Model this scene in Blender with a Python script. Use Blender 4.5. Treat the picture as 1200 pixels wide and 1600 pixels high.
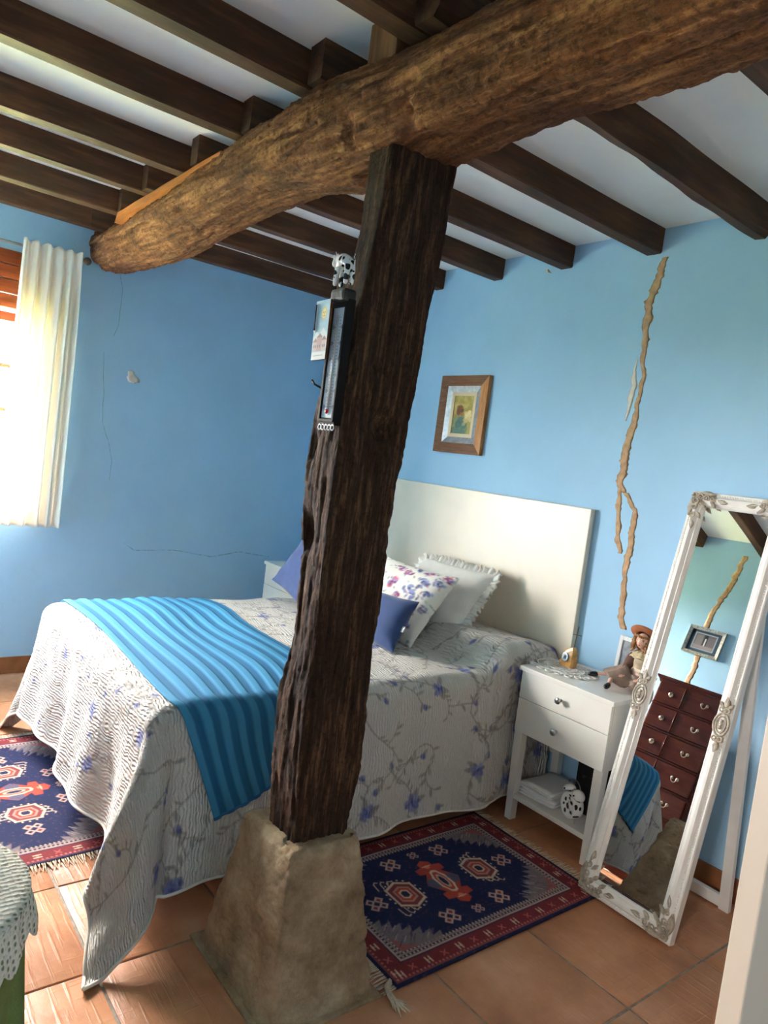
import bpy, bmesh, math, random
import numpy as np
from mathutils import Vector, Matrix, noise as mnoise
random.seed(7); rng = np.random.default_rng(11)
sc = bpy.context.scene; col = sc.collection
for o in list(bpy.data.objects): bpy.data.objects.remove(o)
PI = math.pi
def S(r, g, b):
    f = lambda c: (c/255/12.92) if c <= 10 else ((c/255+.055)/1.055)**2.4
    return (f(r), f(g), f(b))
# ------------------------------------------------------------------ camera
cam_d = bpy.data.cameras.new('camera'); cam = bpy.data.objects.new('camera', cam_d); col.objects.link(cam)
def cam_basis(yaw, pitch, roll):
    f = Vector((math.sin(yaw)*math.cos(pitch), math.cos(yaw)*math.cos(pitch), math.sin(pitch)))
    r0 = f.cross(Vector((0, 0, 1))).normalized(); u0 = r0.cross(f)
    r = math.cos(roll)*r0+math.sin(roll)*u0; u = -math.sin(roll)*r0+math.cos(roll)*u0
    m = Matrix((r, u, -f)).transposed().to_4x4(); return m
cam.matrix_world = Matrix.Translation((4.755, 0, 1.6)) @ cam_basis(-.90175, -.06996, .12948)
cam_d.sensor_fit = 'VERTICAL'; cam_d.sensor_height = 24; cam_d.lens = 1115.17/1600*24; cam_d.clip_start = .02
sc.camera = cam
# ------------------------------------------------------------------ world, daylight, exposure
SKY = 82
w = bpy.data.worlds.new('sky'); sc.world = w; w.use_nodes = True
bg = w.node_tree.nodes['Background']; bg.inputs[0].default_value = (1, .95, .915, 1); bg.inputs[1].default_value = SKY
def portal(name, loc, rot, sx, sy):
    l = bpy.data.lights.new(name, 'AREA'); l.shape = 'RECTANGLE'; l.size = sx; l.size_y = sy; l.cycles.is_portal = True
    o = bpy.data.objects.new(name, l); col.objects.link(o); o.location = loc; o.rotation_euler = rot; o['kind'] = 'helper'
WL = (-.08, .92, 1.03, 2.30)      # left window  y0 y1 z0 z1
WF = (4.46, 5.00, 1.36, 1.86)     # added unseen hall window x0 x1 z0 z1, behind the camera, brightens the back wall
FY = -.10                         # front wall plane
BY = 3.013                        # headboard wall plane
CZ = 2.845                        # ceiling
portal('window_light_portal', (-.26, (WL[0]+WL[1])/2, (WL[2]+WL[3])/2), (0, -PI/2, 0), WL[3]-WL[2], WL[1]-WL[0])
portal('window_light_portal', ((WF[0]+WF[1])/2, FY-1.46, (WF[2]+WF[3])/2), (PI/2, 0, 0), WF[1]-WF[0], WF[3]-WF[2])
sun = bpy.data.lights.new('sun', 'SUN'); sun.energy = 1.5; sun.angle = .30; sun.color = (1, .93, .84)
so = bpy.data.objects.new('sun', sun); col.objects.link(so); so.location = (-3, -4, 5)
so.rotation_euler = Vector((.80, .16, -.50)).to_track_quat('-Z', 'Y').to_euler()
sc.view_settings.view_transform = 'Standard'; sc.view_settings.look = 'None'
sc.view_settings.gamma = 1; sc.view_settings.use_curve_mapping = False
sc.view_settings.exposure = 1.12
try:
    sc.cycles.use_denoising = True; sc.cycles.diffuse_bounces = 7; sc.cycles.max_bounces = 14
except Exception: pass

# ------------------------------------------------------------------ mesh helpers
ORG = {}
def tag(o, label=None, cat=None, group=None, kind=None):
    if label: o['label'] = label
    if cat: o['category'] = cat
    if group: o['group'] = group
    if kind: o['kind'] = kind
    return o
def thing(name, label, cat, loc, group=None):
    o = bpy.data.objects.new(name, None); col.objects.link(o); o.location = loc; o.empty_display_size = .1
    ORG[o.name] = Vector(loc); return tag(o, label, cat, group)
def link(name, me, m, parent=None, smooth=False, org=None):
    """mesh in world coordinates -> object with a sensible origin"""
    o = bpy.data.objects.new(name, me); col.objects.link(o)
    n = len(me.vertices); co = np.empty(n*3, 'f'); me.vertices.foreach_get('co', co); co = co.reshape(-1, 3)
    lo, hi = co.min(0), co.max(0)
    if org is None: org = ((lo[0]+hi[0])/2, (lo[1]+hi[1])/2, lo[2])
    org = Vector([float(v) for v in org])
    co -= np.array(org, 'f'); me.vertices.foreach_set('co', co.ravel()); me.update()
    base = ORG[parent.name] if parent else Vector()
    o.parent = parent; o.location = org-base; ORG[o.name] = org
    if m: me.materials.append(m)
    if smooth: me.polygons.foreach_set('use_smooth', [True]*len(me.polygons))
    return o
class MB:
    def __init__(s): s.v = []; s.f = []; s.T = Matrix()
    def add(s, vs, fs):
        b = len(s.v); T = s.T; s.v += [T @ Vector(p) for p in vs]; s.f += [tuple(i+b for i in f) for f in fs]; return s
    def box(s, x0, x1, y0, y1, z0, z1, bev=0):
        if bev <= 0:
            return s.add([(x, y, z) for x in (x0, x1) for y in (y0, y1) for z in (z0, z1)],
                         [(0, 1, 3, 2), (4, 6, 7, 5), (0, 4, 5, 1), (2, 3, 7, 6), (0, 2, 6, 4), (1, 5, 7, 3)])
        bm = bmesh.new(); bmesh.ops.create_cube(bm, size=1)
        for p in bm.verts: p.co = Vector(((x0+x1)/2+p.co.x*(x1-x0), (y0+y1)/2+p.co.y*(y1-y0), (z0+z1)/2+p.co.z*(z1-z0)))
        bmesh.ops.bevel(bm, geom=bm.edges[:], offset=bev, segments=2, affect='EDGES', profile=.6)
        bm.verts.index_update(); s.add([p.co[:] for p in bm.verts], [[q.index for q in f.verts] for f in bm.faces]); bm.free(); return s
    def rings(s, rs, cap=True, close=False):
        n = len(rs[0]); vs = [p for r in rs for p in r]; fs = []; m = len(rs)
        for i in range(m if close else m-1):
            for j in range(n):
                a = i*n+j; b = i*n+(j+1) % n; i2 = (i+1) % m
                fs.append((a, b, i2*n+(j+1) % n, i2*n+j))
        if cap and not close: fs += [tuple(range(n-1, -1, -1)), tuple((m-1)*n+j for j in range(n))]
        return s.add(vs, fs)
    def tube(s, pts, r, n=8, cap=True, close=False):
        pts = [Vector(p) for p in pts]; m = len(pts); rs = []; up = None
        rr = r if isinstance(r, (list, tuple)) else [r]*m
        for i, p in enumerate(pts):
            if close: t = pts[(i+1) % m]-pts[i-1]
            else: t = pts[min(i+1, m-1)]-pts[max(i-1, 0)]
            t.normalize()
            if up is None: up = Vector((0, 0, 1)) if abs(t.z) < .9 else Vector((1, 0, 0))
            a = up.cross(t).normalized(); b = t.cross(a); up = b
            rs.append([p+(a*math.cos(k*2*PI/n)+b*math.sin(k*2*PI/n))*rr[i] for k in range(n)])
        return s.rings(rs, cap, close)
    def lathe(s, prof, c=(0, 0, 0), n=20, axis='Z'):
        rs = []
        for r, z in prof:
            ring = []
            for k in range(n):
                a = k*2*PI/n; x, y = r*math.cos(a), r*math.sin(a)
                q = {'Z': (x, y, z), 'Y': (x, z, -y), 'X': (z, x, y)}[axis]
                ring.append((c[0]+q[0], c[1]+q[1], c[2]+q[2]))
            rs.append(ring)
        return s.rings(rs)
    def ball(s, c, rx, ry=None, rz=None, n=12, m=8):
        ry = ry or rx; rz = rz or rx; rs = []
        for i in range(m+1):
            t = PI*(i/m); t = min(max(t, .02), PI-.02)
            rs.append([(c[0]+rx*math.sin(t)*math.cos(2*PI*k/n), c[1]+ry*math.sin(t)*math.sin(2*PI*k/n), c[2]-rz*math.cos(t)) for k in range(n)])
        return s.rings(rs)
    def prism(s, poly, z0, z1):
        n = len(poly); return s.add([(x, y, z0) for x, y in poly]+[(x, y, z1) for x, y in poly],
            [tuple(range(n-1, -1, -1)), tuple(range(n, 2*n))]+[(i, (i+1) % n, n+(i+1) % n, n+i) for i in range(n)])
    def build(s, name, m, parent=None, smooth=False, org=None):
        me = bpy.data.meshes.new(name); me.from_pydata([tuple(p) for p in s.v], [], s.f); me.update()
        bm = bmesh.new(); bm.from_mesh(me); bmesh.ops.recalc_face_normals(bm, faces=bm.faces[:]); bm.to_mesh(me); bm.free()
        return link(name, me, m, parent, smooth, org)
def box(name, m, parent, *a, bev=0, smooth=False): return MB().box(*a, bev=bev).build(name, m, parent, smooth)
def autosmooth(o, ang=40):
    me = o.data; me.polygons.foreach_set('use_smooth', [True]*len(me.polygons))
    bm = bmesh.new(); bm.from_mesh(me)
    for e in bm.edges:
        if len(e.link_faces) == 2 and e.calc_face_angle(0) > math.radians(ang): e.smooth = False
    bm.to_mesh(me); bm.free(); return o
def gridmesh(name, P, m, parent=None, colors=None, uv=None, wrap=False, org=None, smooth=True):
    """P: (ny,nx,3) array -> quad grid; colors (ny,nx,3) linear as attribute Col; uv (ny,nx,2)"""
    ny, nx = P.shape[:2]; me = bpy.data.meshes.new(name)
    idx = np.arange(ny*nx).reshape(ny, nx)
    if wrap: idx = np.concatenate([idx, idx[:, :1]], 1)
    q = np.stack([idx[:-1, :-1], idx[:-1, 1:], idx[1:, 1:], idx[1:, :-1]], -1).reshape(-1, 4)
    nf = len(q); me.vertices.add(ny*nx); me.vertices.foreach_set('co', P.astype('f').ravel())
    me.loops.add(nf*4); me.loops.foreach_set('vertex_index', q.ravel().astype('i'))
    me.polygons.add(nf); me.polygons.foreach_set('loop_start', np.arange(nf, dtype='i')*4)
    me.update(calc_edges=True)
    if uv is not None:
        l = me.uv_layers.new(name='UVMap'); l.data.foreach_set('uv', uv.reshape(-1, 2)[q.ravel()].astype('f').ravel())
    if colors is not None:
        a = me.color_attributes.new('Col', 'FLOAT_COLOR', 'POINT')
        c = np.ones((ny*nx, 4), 'f'); c[:, :3] = colors.reshape(-1, 3); a.data.foreach_set('color', c.ravel())
    return link(name, me, m, parent, smooth, org)
def solidify(o, t, off=0):
    md = o.modifiers.new('thick', 'SOLIDIFY'); md.thickness = t; md.offset = off; return o
def rect_ring(x0, x1, y0, y1, n, rd):
    """n points evenly along a rectangle with corner rounding rd -> (x, y, nx, ny, edge nearness)"""
    w_, h_ = x1-x0, y1-y0; per = 2*(w_+h_); out = []
    for k in range(n):
        s = per*k/n
        if s < w_: x, y, nx, ny, e = x0+s, y0, 0, -1, min(s, w_-s)
        elif s < w_+h_: q = s-w_; x, y, nx, ny, e = x1, y0+q, 1, 0, min(q, h_-q)
        elif s < 2*w_+h_: q = s-w_-h_; x, y, nx, ny, e = x1-q, y1, 0, 1, min(q, w_-q)
        else: q = s-2*w_-h_; x, y, nx, ny, e = x0, y1-q, -1, 0, min(q, h_-q)
        if e < rd:
            cx, cy = (x0+rd if x < (x0+x1)/2 else x1-rd), (y0+rd if y < (y0+y1)/2 else y1-rd); dx, dy = x-cx, y-cy; L = math.hypot(dx, dy); nx, ny = dx/L, dy/L; x, y = cx+nx*rd, cy+ny*rd
        out.append((x, y, nx, ny, e))
    return out
def fbm(p, oct=4): return mnoise.fractal(p, 1.0, 2.0, oct)
# ------------------------------------------------------------------ painted print (flat patterns held as colour attributes)
class Canvas:
    def __init__(s, w, h, step, base):
        s.nx = int(round(w/step))+1; s.ny = int(round(h/step))+1; s.w, s.h, s.st = w, h, step
        s.c = np.empty((s.ny, s.nx, 3)); s.c[:] = S(*base)
        s.x = np.linspace(0, w, s.nx); s.y = np.linspace(0, h, s.ny)
    def win(s, x0, x1, y0, y1):
        i0, i1 = np.searchsorted(s.x, [x0-s.st, x1+s.st]); j0, j1 = np.searchsorted(s.y, [y0-s.st, y1+s.st])
        return slice(j0, j1), slice(i0, i1)
    def put(s, sl, d, colr, al=1):
        a = np.clip(.5-d/s.st, 0, 1)[..., None]*al
        s.c[sl] = s.c[sl]*(1-a)+np.array(S(*colr))*a
    def ell(s, cx, cy, rx, ry, rot, colr, al=1):
        R = max(rx, ry); sl = s.win(cx-R, cx+R, cy-R, cy+R); X, Y = np.meshgrid(s.x[sl[1]], s.y[sl[0]])
        if X.size == 0: return
        c, n = math.cos(rot), math.sin(rot); a = (X-cx)*c+(Y-cy)*n; b = -(X-cx)*n+(Y-cy)*c
        s.put(sl, (np.hypot(a/rx, b/ry)-1)*min(rx, ry), colr, al)
    def seg(s, p, q, wd, colr, al=1):
        sl = s.win(min(p[0], q[0])-wd, max(p[0], q[0])+wd, min(p[1], q[1])-wd, max(p[1], q[1])+wd)
        X, Y = np.meshgrid(s.x[sl[1]], s.y[sl[0]])
        if X.size == 0: return
        dx, dy = q[0]-p[0], q[1]-p[1]; L = dx*dx+dy*dy+1e-12
        t = np.clip(((X-p[0])*dx+(Y-p[1])*dy)/L, 0, 1)
        s.put(sl, np.hypot(X-p[0]-t*dx, Y-p[1]-t*dy)-wd/2, colr, al)
    def line(s, pts, wd, colr, al=1):
        for p, q in zip(pts[:-1], pts[1:]): s.seg(p, q, wd, colr, al)
    def poly(s, pts, colr, al=1):
        xs = [p[0] for p in pts]; ys = [p[1] for p in pts]; sl = s.win(min(xs), max(xs), min(ys), max(ys))
        X, Y = np.meshgrid(s.x[sl[1]], s.y[sl[0]])
        if X.size == 0: return
        ins = np.zeros(X.shape, bool); d = np.full(X.shape, 1e9); n = len(pts)
        for i in range(n):
            (x1, y1), (x2, y2) = pts[i], pts[(i+1) % n]
            c = ((y1 > Y) != (y2 > Y)) & (X < (x2-x1)*(Y-y1)/((y2-y1) or 1e-12)+x1); ins ^= c
            dx, dy = x2-x1, y2-y1; t = np.clip(((X-x1)*dx+(Y-y1)*dy)/(dx*dx+dy*dy+1e-12), 0, 1)
            d = np.minimum(d, np.hypot(X-x1-t*dx, Y-y1-t*dy))
        s.put(sl, np.where(ins, -d, d), colr, al)
    def rect(s, x0, x1, y0, y1, colr, al=1): s.poly([(x0, y0), (x1, y0), (x1, y1), (x0, y1)], colr, al)
# ------------------------------------------------------------------ materials
def nodes_of(name):
    m = bpy.data.materials.new(name); m.use_nodes = True; nt = m.node_tree; return m, nt, nt.nodes['Principled BSDF']
def N(nt, t, **k):
    n = nt.nodes.new(t)
    for a, v in k.items():
        if a in n.inputs: n.inputs[a].default_value = v
        else: setattr(n, a, v)
    return n
def coords(nt, src='Object', scale=(1, 1, 1), rot=(0, 0, 0)):
    tc = N(nt, 'ShaderNodeTexCoord'); mp = N(nt, 'ShaderNodeMapping'); mp.inputs['Scale'].default_value = scale; mp.inputs['Rotation'].default_value = rot
    nt.links.new(tc.outputs[src], mp.inputs['Vector']); return mp.outputs[0]
def ramp(nt, fac, stops):
    r = N(nt, 'ShaderNodeValToRGB'); e = r.color_ramp.elements
    while len(e) < len(stops): e.new(.5)
    for el, (p, c) in zip(e, stops): el.position = p; el.color = (*c, 1) if len(c) == 3 else c
    nt.links.new(fac, r.inputs[0]); return r.outputs[0]
def bump(nt, b, h, strength=.3, dist=.01, prev=None):
    n = N(nt, 'ShaderNodeBump'); n.inputs['Strength'].default_value = strength; n.inputs['Distance'].default_value = dist
    nt.links.new(h, n.inputs['Height'])
    if prev: nt.links.new(prev, n.inputs['Normal'])
    if b: nt.links.new(n.outputs[0], b.inputs['Normal'])
    return n.outputs[0]
def plain(name, c, rough=.5, var=.06, sc_=6, bmp=0, bsc=60, metal=0, src='Object', dist=.004, spec=.5, sheen=0):
    m, nt, b = nodes_of(name); v = coords(nt, src)
    n = N(nt, 'ShaderNodeTexNoise', Scale=sc_, Detail=4.0); nt.links.new(v, n.inputs['Vector'])
    c = S(*c); lo = tuple(x*(1-var*2) for x in c); hi = tuple(min(1, x*(1+var*2)) for x in c)
    nt.links.new(ramp(nt, n.outputs[0], [(.3, lo), (.7, hi)]), b.inputs['Base Color'])
    b.inputs['Roughness'].default_value = rough; b.inputs['Metallic'].default_value = metal
    b.inputs['Specular IOR Level'].default_value = spec
    if sheen: b.inputs['Sheen Weight'].default_value = sheen
    if bmp:
        k = N(nt, 'ShaderNodeTexNoise', Scale=bsc, Detail=5.0); nt.links.new(v, k.inputs['Vector']); bump(nt, b, k.outputs[0], bmp, dist)
    return m
def painted(name, rough=.8, bmp=.3, bsc=300, dist=.002, quilt=False):
    m, nt, b = nodes_of(name); a = N(nt, 'ShaderNodeVertexColor'); a.layer_name = 'Col'
    nt.links.new(a.outputs[0], b.inputs['Base Color']); b.inputs['Roughness'].default_value = rough; b.inputs['Specular IOR Level'].default_value = .25
    if quilt:
        v = coords(nt, 'UV'); n1 = N(nt, 'ShaderNodeTexNoise', Scale=14.0, Detail=3.0); nt.links.new(v, n1.inputs['Vector'])
        mix = N(nt, 'ShaderNodeMixRGB', blend_type='ADD'); mix.inputs[0].default_value = .045
        nt.links.new(v, mix.inputs[1]); nt.links.new(n1.outputs['Color'], mix.inputs[2])
        wv = N(nt, 'ShaderNodeTexWave', Scale=24.0, Distortion=1.6); wv.inputs['Detail'].default_value = 2; wv.inputs['Detail Scale'].default_value = 2.5
        wv.bands_direction = 'Y'; nt.links.new(mix.outputs[0], wv.inputs['Vector'])
        vo = N(nt, 'ShaderNodeTexVoronoi', Scale=38.0); nt.links.new(mix.outputs[0], vo.inputs['Vector'])
        n2 = N(nt, 'ShaderNodeTexNoise', Scale=55.0, Detail=3.0); nt.links.new(v, n2.inputs['Vector'])
        n0 = bump(nt, None, wv.outputs[0], .75, .010); n1_ = bump(nt, None, vo.outputs[0], .45, .008, n0); bump(nt, b, n2.outputs[0], .45, .008, n1_)
        b.inputs['Sheen Weight'].default_value = .15
    elif bmp:
        v = coords(nt); n = N(nt, 'ShaderNodeTexNoise', Scale=bsc, Detail=3.0); nt.links.new(v, n.inputs['Vector']); bump(nt, b, n.outputs[0], bmp, dist)
    return m
def timber(name, dark, mid, light, axis='X', scale=1.0, bmp=.6, rough=.75, fine=1.0, dist=.012, pits=0, psc=70):
    m, nt, b = nodes_of(name); k = 14*scale; st = .09
    sv = {'X': (k*st, k, k), 'Y': (k, k*st, k), 'Z': (k, k, k*st)}[axis]
    v = coords(nt, 'Object', sv)
    n = N(nt, 'ShaderNodeTexNoise', Scale=2.2, Detail=8.0, Roughness=.68, Distortion=.25); nt.links.new(v, n.inputs['Vector'])
    v2 = coords(nt, 'Object'); g = N(nt, 'ShaderNodeTexNoise', Scale=2.6, Detail=4.0); nt.links.new(v2, g.inputs['Vector'])
    c1 = ramp(nt, n.outputs[0], [(.30, S(*dark)), (.52, S(*mid)), (.72, S(*light))])
    c2 = ramp(nt, g.outputs[0], [(.3, (.62, .6, .58)), (.7, (1.2, 1.16, 1.1))])
    mx = N(nt, 'ShaderNodeMixRGB', blend_type='MULTIPLY'); mx.inputs[0].default_value = .8; nt.links.new(c1, mx.inputs[1]); nt.links.new(c2, mx.inputs[2])
    fin = mx.outputs[0]
    if pits:
        pn = N(nt, 'ShaderNodeTexNoise', Scale=psc, Detail=6.0, Roughness=.75); nt.links.new(v2, pn.inputs['Vector']); pr = ramp(nt, pn.outputs[0], [(.36, (.35, .33, .31)), (.5, (1, 1, 1)), (.7, (1.25, 1.22, 1.18))])
        m3 = N(nt, 'ShaderNodeMixRGB', blend_type='MULTIPLY'); m3.inputs[0].default_value = .75; nt.links.new(fin, m3.inputs[1]); nt.links.new(pr, m3.inputs[2]); fin = m3.outputs[0]
    nt.links.new(fin, b.inputs['Base Color']); b.inputs['Roughness'].default_value = rough; b.inputs['Specular IOR Level'].default_value = .25
    f = N(nt, 'ShaderNodeTexNoise', Scale=9.0*fine, Detail=6.0, Roughness=.7); nt.links.new(v, f.inputs['Vector'])
    p = bump(nt, None, n.outputs[0], bmp, dist)
    if pits: p = bump(nt, None, pn.outputs[0], pits, .010, p)
    bump(nt, b, f.outputs[0], bmp*.6, dist*.5, p); return m
M = {}
def wallmat(name, c):
    m, nt, b = nodes_of(name); v = coords(nt)
    n = N(nt, 'ShaderNodeTexNoise', Scale=1.3, Detail=5.0, Roughness=.6); nt.links.new(v, n.inputs['Vector'])
    c = S(*c); nt.links.new(ramp(nt, n.outputs[0], [(.3, tuple(x*.93 for x in c)), (.7, tuple(x*1.05 for x in c))]), b.inputs['Base Color'])
    b.inputs['Roughness'].default_value = .7; b.inputs['Specular IOR Level'].default_value = .3
    k = N(nt, 'ShaderNodeTexNoise', Scale=5.0, Detail=6.0, Roughness=.55); nt.links.new(v, k.inputs['Vector']); bump(nt, b, k.outputs[0], .18, .03); return m
M['wall'] = wallmat('blue_wall_paint', (160, 198, 225)); M['ceil'] = wallmat('white_ceiling_paint', (248, 246, 240))
M['joist'] = timber('stained_joist_wood', (48, 30, 20), (82, 54, 36), (116, 79, 53), 'Y', .8, .25, .6, dist=.006)
M['beam'] = timber('weathered_oak_beam', (72, 42, 25), (136, 88, 54), (202, 142, 90), 'X', 1.1, .7, .88, dist=.012, pits=.9, psc=48)
M['post'] = timber('weathered_oak_post', (32, 21, 15), (74, 50, 35), (142, 104, 74), 'Z', 2.0, .9, .88, dist=.012, pits=.7, psc=60)
M['fresh'] = timber('fresh_orange_pine', (160, 92, 44), (198, 122, 62), (222, 150, 86), 'X', .8, .2, .6)
M['windowwood'] = timber('varnished_red_wood', (110, 50, 26), (150, 74, 40), (184, 104, 60), 'Y', .7, .15, .35)
M['frame_wood'] = timber('brown_frame_wood', (84, 50, 28), (122, 76, 44), (150, 100, 60), 'X', 2.5, .3, .4)
M['frame_lit'] = timber('lit_frame_wood', (160, 100, 56), (198, 138, 84), (220, 168, 110), 'Z', 2.5, .3, .4)  # brown frame wood with light painted in, for the right rail
M['frame_silver'] = plain('silvered_slip', (176, 176, 178), .35, .12, 40, .3, 80, metal=.6)
M['white'] = plain('white_furniture_lacquer', (226, 221, 211), .32, .02)
M['panel'] = plain('cream_headboard_lacquer', (230, 219, 199), .35, .02)
M['mirrorwhite'] = plain('antique_white_gesso', (230, 226, 219), .38, .02, 20, .03, 90)
M['silverwash'] = plain('worn_ornament_wash', (168, 156, 138), .5, .22, 45, .4, 120)
M['steel'] = plain('brushed_steel', (176, 176, 178), .3, .04, 30, metal=1)
M['brass'] = plain('aged_nickel', (190, 182, 160), .3, .06, 30, metal=1)
M['black'] = plain('black_paint', (20, 19, 20), .4, .1)
M['mattblack'] = plain('matt_black_iron', (24, 23, 23), .7, .1, 30, .3, 90, spec=.2)
M['blackplastic'] = plain('black_plastic', (16, 16, 18), .35, .05)
M['mahogany'] = timber('polished_mahogany', (66, 30, 22), (92, 44, 32), (112, 58, 42), 'X', .5, .06, .22)
M['stone'] = None
M['doorpaint'] = plain('beige_white_door_paint', (166, 153, 138), .5, .02)
M['bluepillow'] = plain('blue_cotton', (44, 66, 110), .85, .04, 30, .2, 300, sheen=.2)
M['slatepillow'] = plain('periwinkle_cotton', (74, 90, 134), .85, .04, 30, .2, 300, sheen=.2)
M['linen'] = plain('white_linen', (232, 228, 220), .9, .02, 20, .35, 240)
M['lace'] = plain('white_lace', (238, 234, 226), .9, .03, 60, .5, 260)
M['paper'] = plain('white_paper', (224, 222, 220), .7, .02)
M['skin'] = plain('porcelain_skin', (226, 176, 152), .35, .03)
M['grout'] = plain('grey_grout', (140, 130, 118), .9, .12, 40, .4, 90)
M['skirting'] = plain('terracotta_skirting', (146, 92, 54), .45, .12, 12, .15, 40)
M['putty'] = plain('tan_crack_filler', (184, 148, 112), .9, .14, 30, .6, 90)
M['plaster'] = plain('raw_white_plaster', (216, 208, 196), .9, .06, 30, .3, 80)
M['hair_line'] = plain('hairline_crack', (116, 150, 170), .9, .1)
M['glass'] = None
m, nt, b = nodes_of('terracotta_tile'); M['tile'] = m
v = coords(nt); n = N(nt, 'ShaderNodeTexNoise', Scale=3.5, Detail=6.0, Roughness=.6); oi = N(nt, 'ShaderNodeObjectInfo')
vr = N(nt, 'ShaderNodeVectorMath', operation='ADD'); nt.links.new(v, vr.inputs[0]); nt.links.new(oi.outputs['Location'], vr.inputs[1]); nt.links.new(vr.outputs[0], n.inputs['Vector'])
nt.links.new(ramp(nt, n.outputs[0], [(.3, S(156, 102, 68)), (.5, S(184, 126, 88)), (.72, S(204, 150, 114))]), b.inputs['Base Color'])
b.inputs['Roughness'].default_value = .42; b.inputs['Specular IOR Level'].default_value = .4
mp = N(nt, 'ShaderNodeMapping'); mp.inputs['Scale'].default_value = (4, 55, 1); nt.links.new(vr.outputs[0], mp.inputs[0])
mp2 = N(nt, 'ShaderNodeMapping'); mp2.inputs['Scale'].default_value = (50, 5, 1); nt.links.new(vr.outputs[0], mp2.inputs[0])
a1 = N(nt, 'ShaderNodeTexNoise', Scale=1.0, Detail=3.0); nt.links.new(mp.outputs[0], a1.inputs['Vector'])
a2 = N(nt, 'ShaderNodeTexNoise', Scale=1.0, Detail=3.0); nt.links.new(mp2.outputs[0], a2.inputs['Vector'])
a3 = N(nt, 'ShaderNodeTexNoise', Scale=14.0, Detail=5.0); nt.links.new(vr.outputs[0], a3.inputs['Vector'])
p = bump(nt, None, ramp(nt, a1.outputs[0], [(.52, (0, 0, 0)), (.72, (1, 1, 1))]), .22, .006); p = bump(nt, None, ramp(nt, a2.outputs[0], [(.56, (0, 0, 0)), (.74, (1, 1, 1))]), .2, .006, p); bump(nt, b, a3.outputs[0], .3, .010, p)
m, nt, b = nodes_of('grey_limestone'); M['stone'] = m; v = coords(nt)
n = N(nt, 'ShaderNodeTexNoise', Scale=7.0, Detail=8.0, Roughness=.7); nt.links.new(v, n.inputs['Vector'])
nt.links.new(ramp(nt, n.outputs[0], [(.28, S(108, 87, 66)), (.5, S(156, 132, 104)), (.72, S(190, 168, 138))]), b.inputs['Base Color']); b.inputs['Roughness'].default_value = .95; b.inputs['Specular IOR Level'].default_value = .15
vo = N(nt, 'ShaderNodeTexVoronoi', Scale=26.0); nt.links.new(v, vo.inputs['Vector']); n2 = N(nt, 'ShaderNodeTexNoise', Scale=60.0, Detail=6.0); nt.links.new(v, n2.inputs['Vector'])
p = bump(nt, None, ramp(nt, vo.outputs[0], [(.0, (0, 0, 0)), (.22, (1, 1, 1))]), .35, .006); p = bump(nt, None, n.outputs[0], .5, .02, p); bump(nt, b, n2.outputs[0], .5, .006, p)
m = bpy.data.materials.new('window_glass'); m.use_nodes = True; nt = m.node_tree; nt.nodes.clear(); out = N(nt, 'ShaderNodeOutputMaterial')
tr = N(nt, 'ShaderNodeBsdfTransparent'); gl = N(nt, 'ShaderNodeBsdfGlossy'); gl.inputs['Roughness'].default_value = .02; mxs = N(nt, 'ShaderNodeMixShader'); mxs.inputs[0].default_value = .05
nt.links.new(tr.outputs[0], mxs.inputs[1]); nt.links.new(gl.outputs[0], mxs.inputs[2]); nt.links.new(mxs.outputs[0], out.inputs[0]); M['glass'] = m
m, nt, b = nodes_of('silvered_mirror'); b.inputs['Base Color'].default_value = (.93, .95, .95, 1); b.inputs['Metallic'].default_value = 1; b.inputs['Roughness'].default_value = .0; M['mirror'] = m
m = bpy.data.materials.new('sheer_white_curtain'); m.use_nodes = True; nt = m.node_tree; nt.nodes.clear(); out = N(nt, 'ShaderNodeOutputMaterial')
df = N(nt, 'ShaderNodeBsdfDiffuse'); df.inputs[0].default_value = (*S(248, 244, 237), 1); tl = N(nt, 'ShaderNodeBsdfTranslucent'); tl.inputs[0].default_value = (*S(248, 242, 230), 1); ms = N(nt, 'ShaderNodeMixShader'); ms.inputs[0].default_value = .36
v = coords(nt, 'Object', (300, 300, 300)); nn = N(nt, 'ShaderNodeTexNoise', Scale=1.0, Detail=2.0); nt.links.new(v, nn.inputs['Vector']); bb = N(nt, 'ShaderNodeBump'); bb.inputs['Strength'].default_value = .2; bb.inputs['Distance'].default_value = .002
nt.links.new(nn.outputs[0], bb.inputs['Height']); nt.links.new(bb.outputs[0], df.inputs['Normal'])
nt.links.new(df.outputs[0], ms.inputs[1]); nt.links.new(tl.outputs[0], ms.inputs[2]); nt.links.new(ms.outputs[0], out.inputs[0]); M['curtain'] = m
M['print'] = painted('printed_surface', .6, 0); M['rug'] = painted('woven_wool', .95, .6, 420, .004); M['quilt'] = painted('quilted_cotton', .9, quilt=True)
M['floralcotton'] = painted('printed_cotton', .9, .25, 300)

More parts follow.
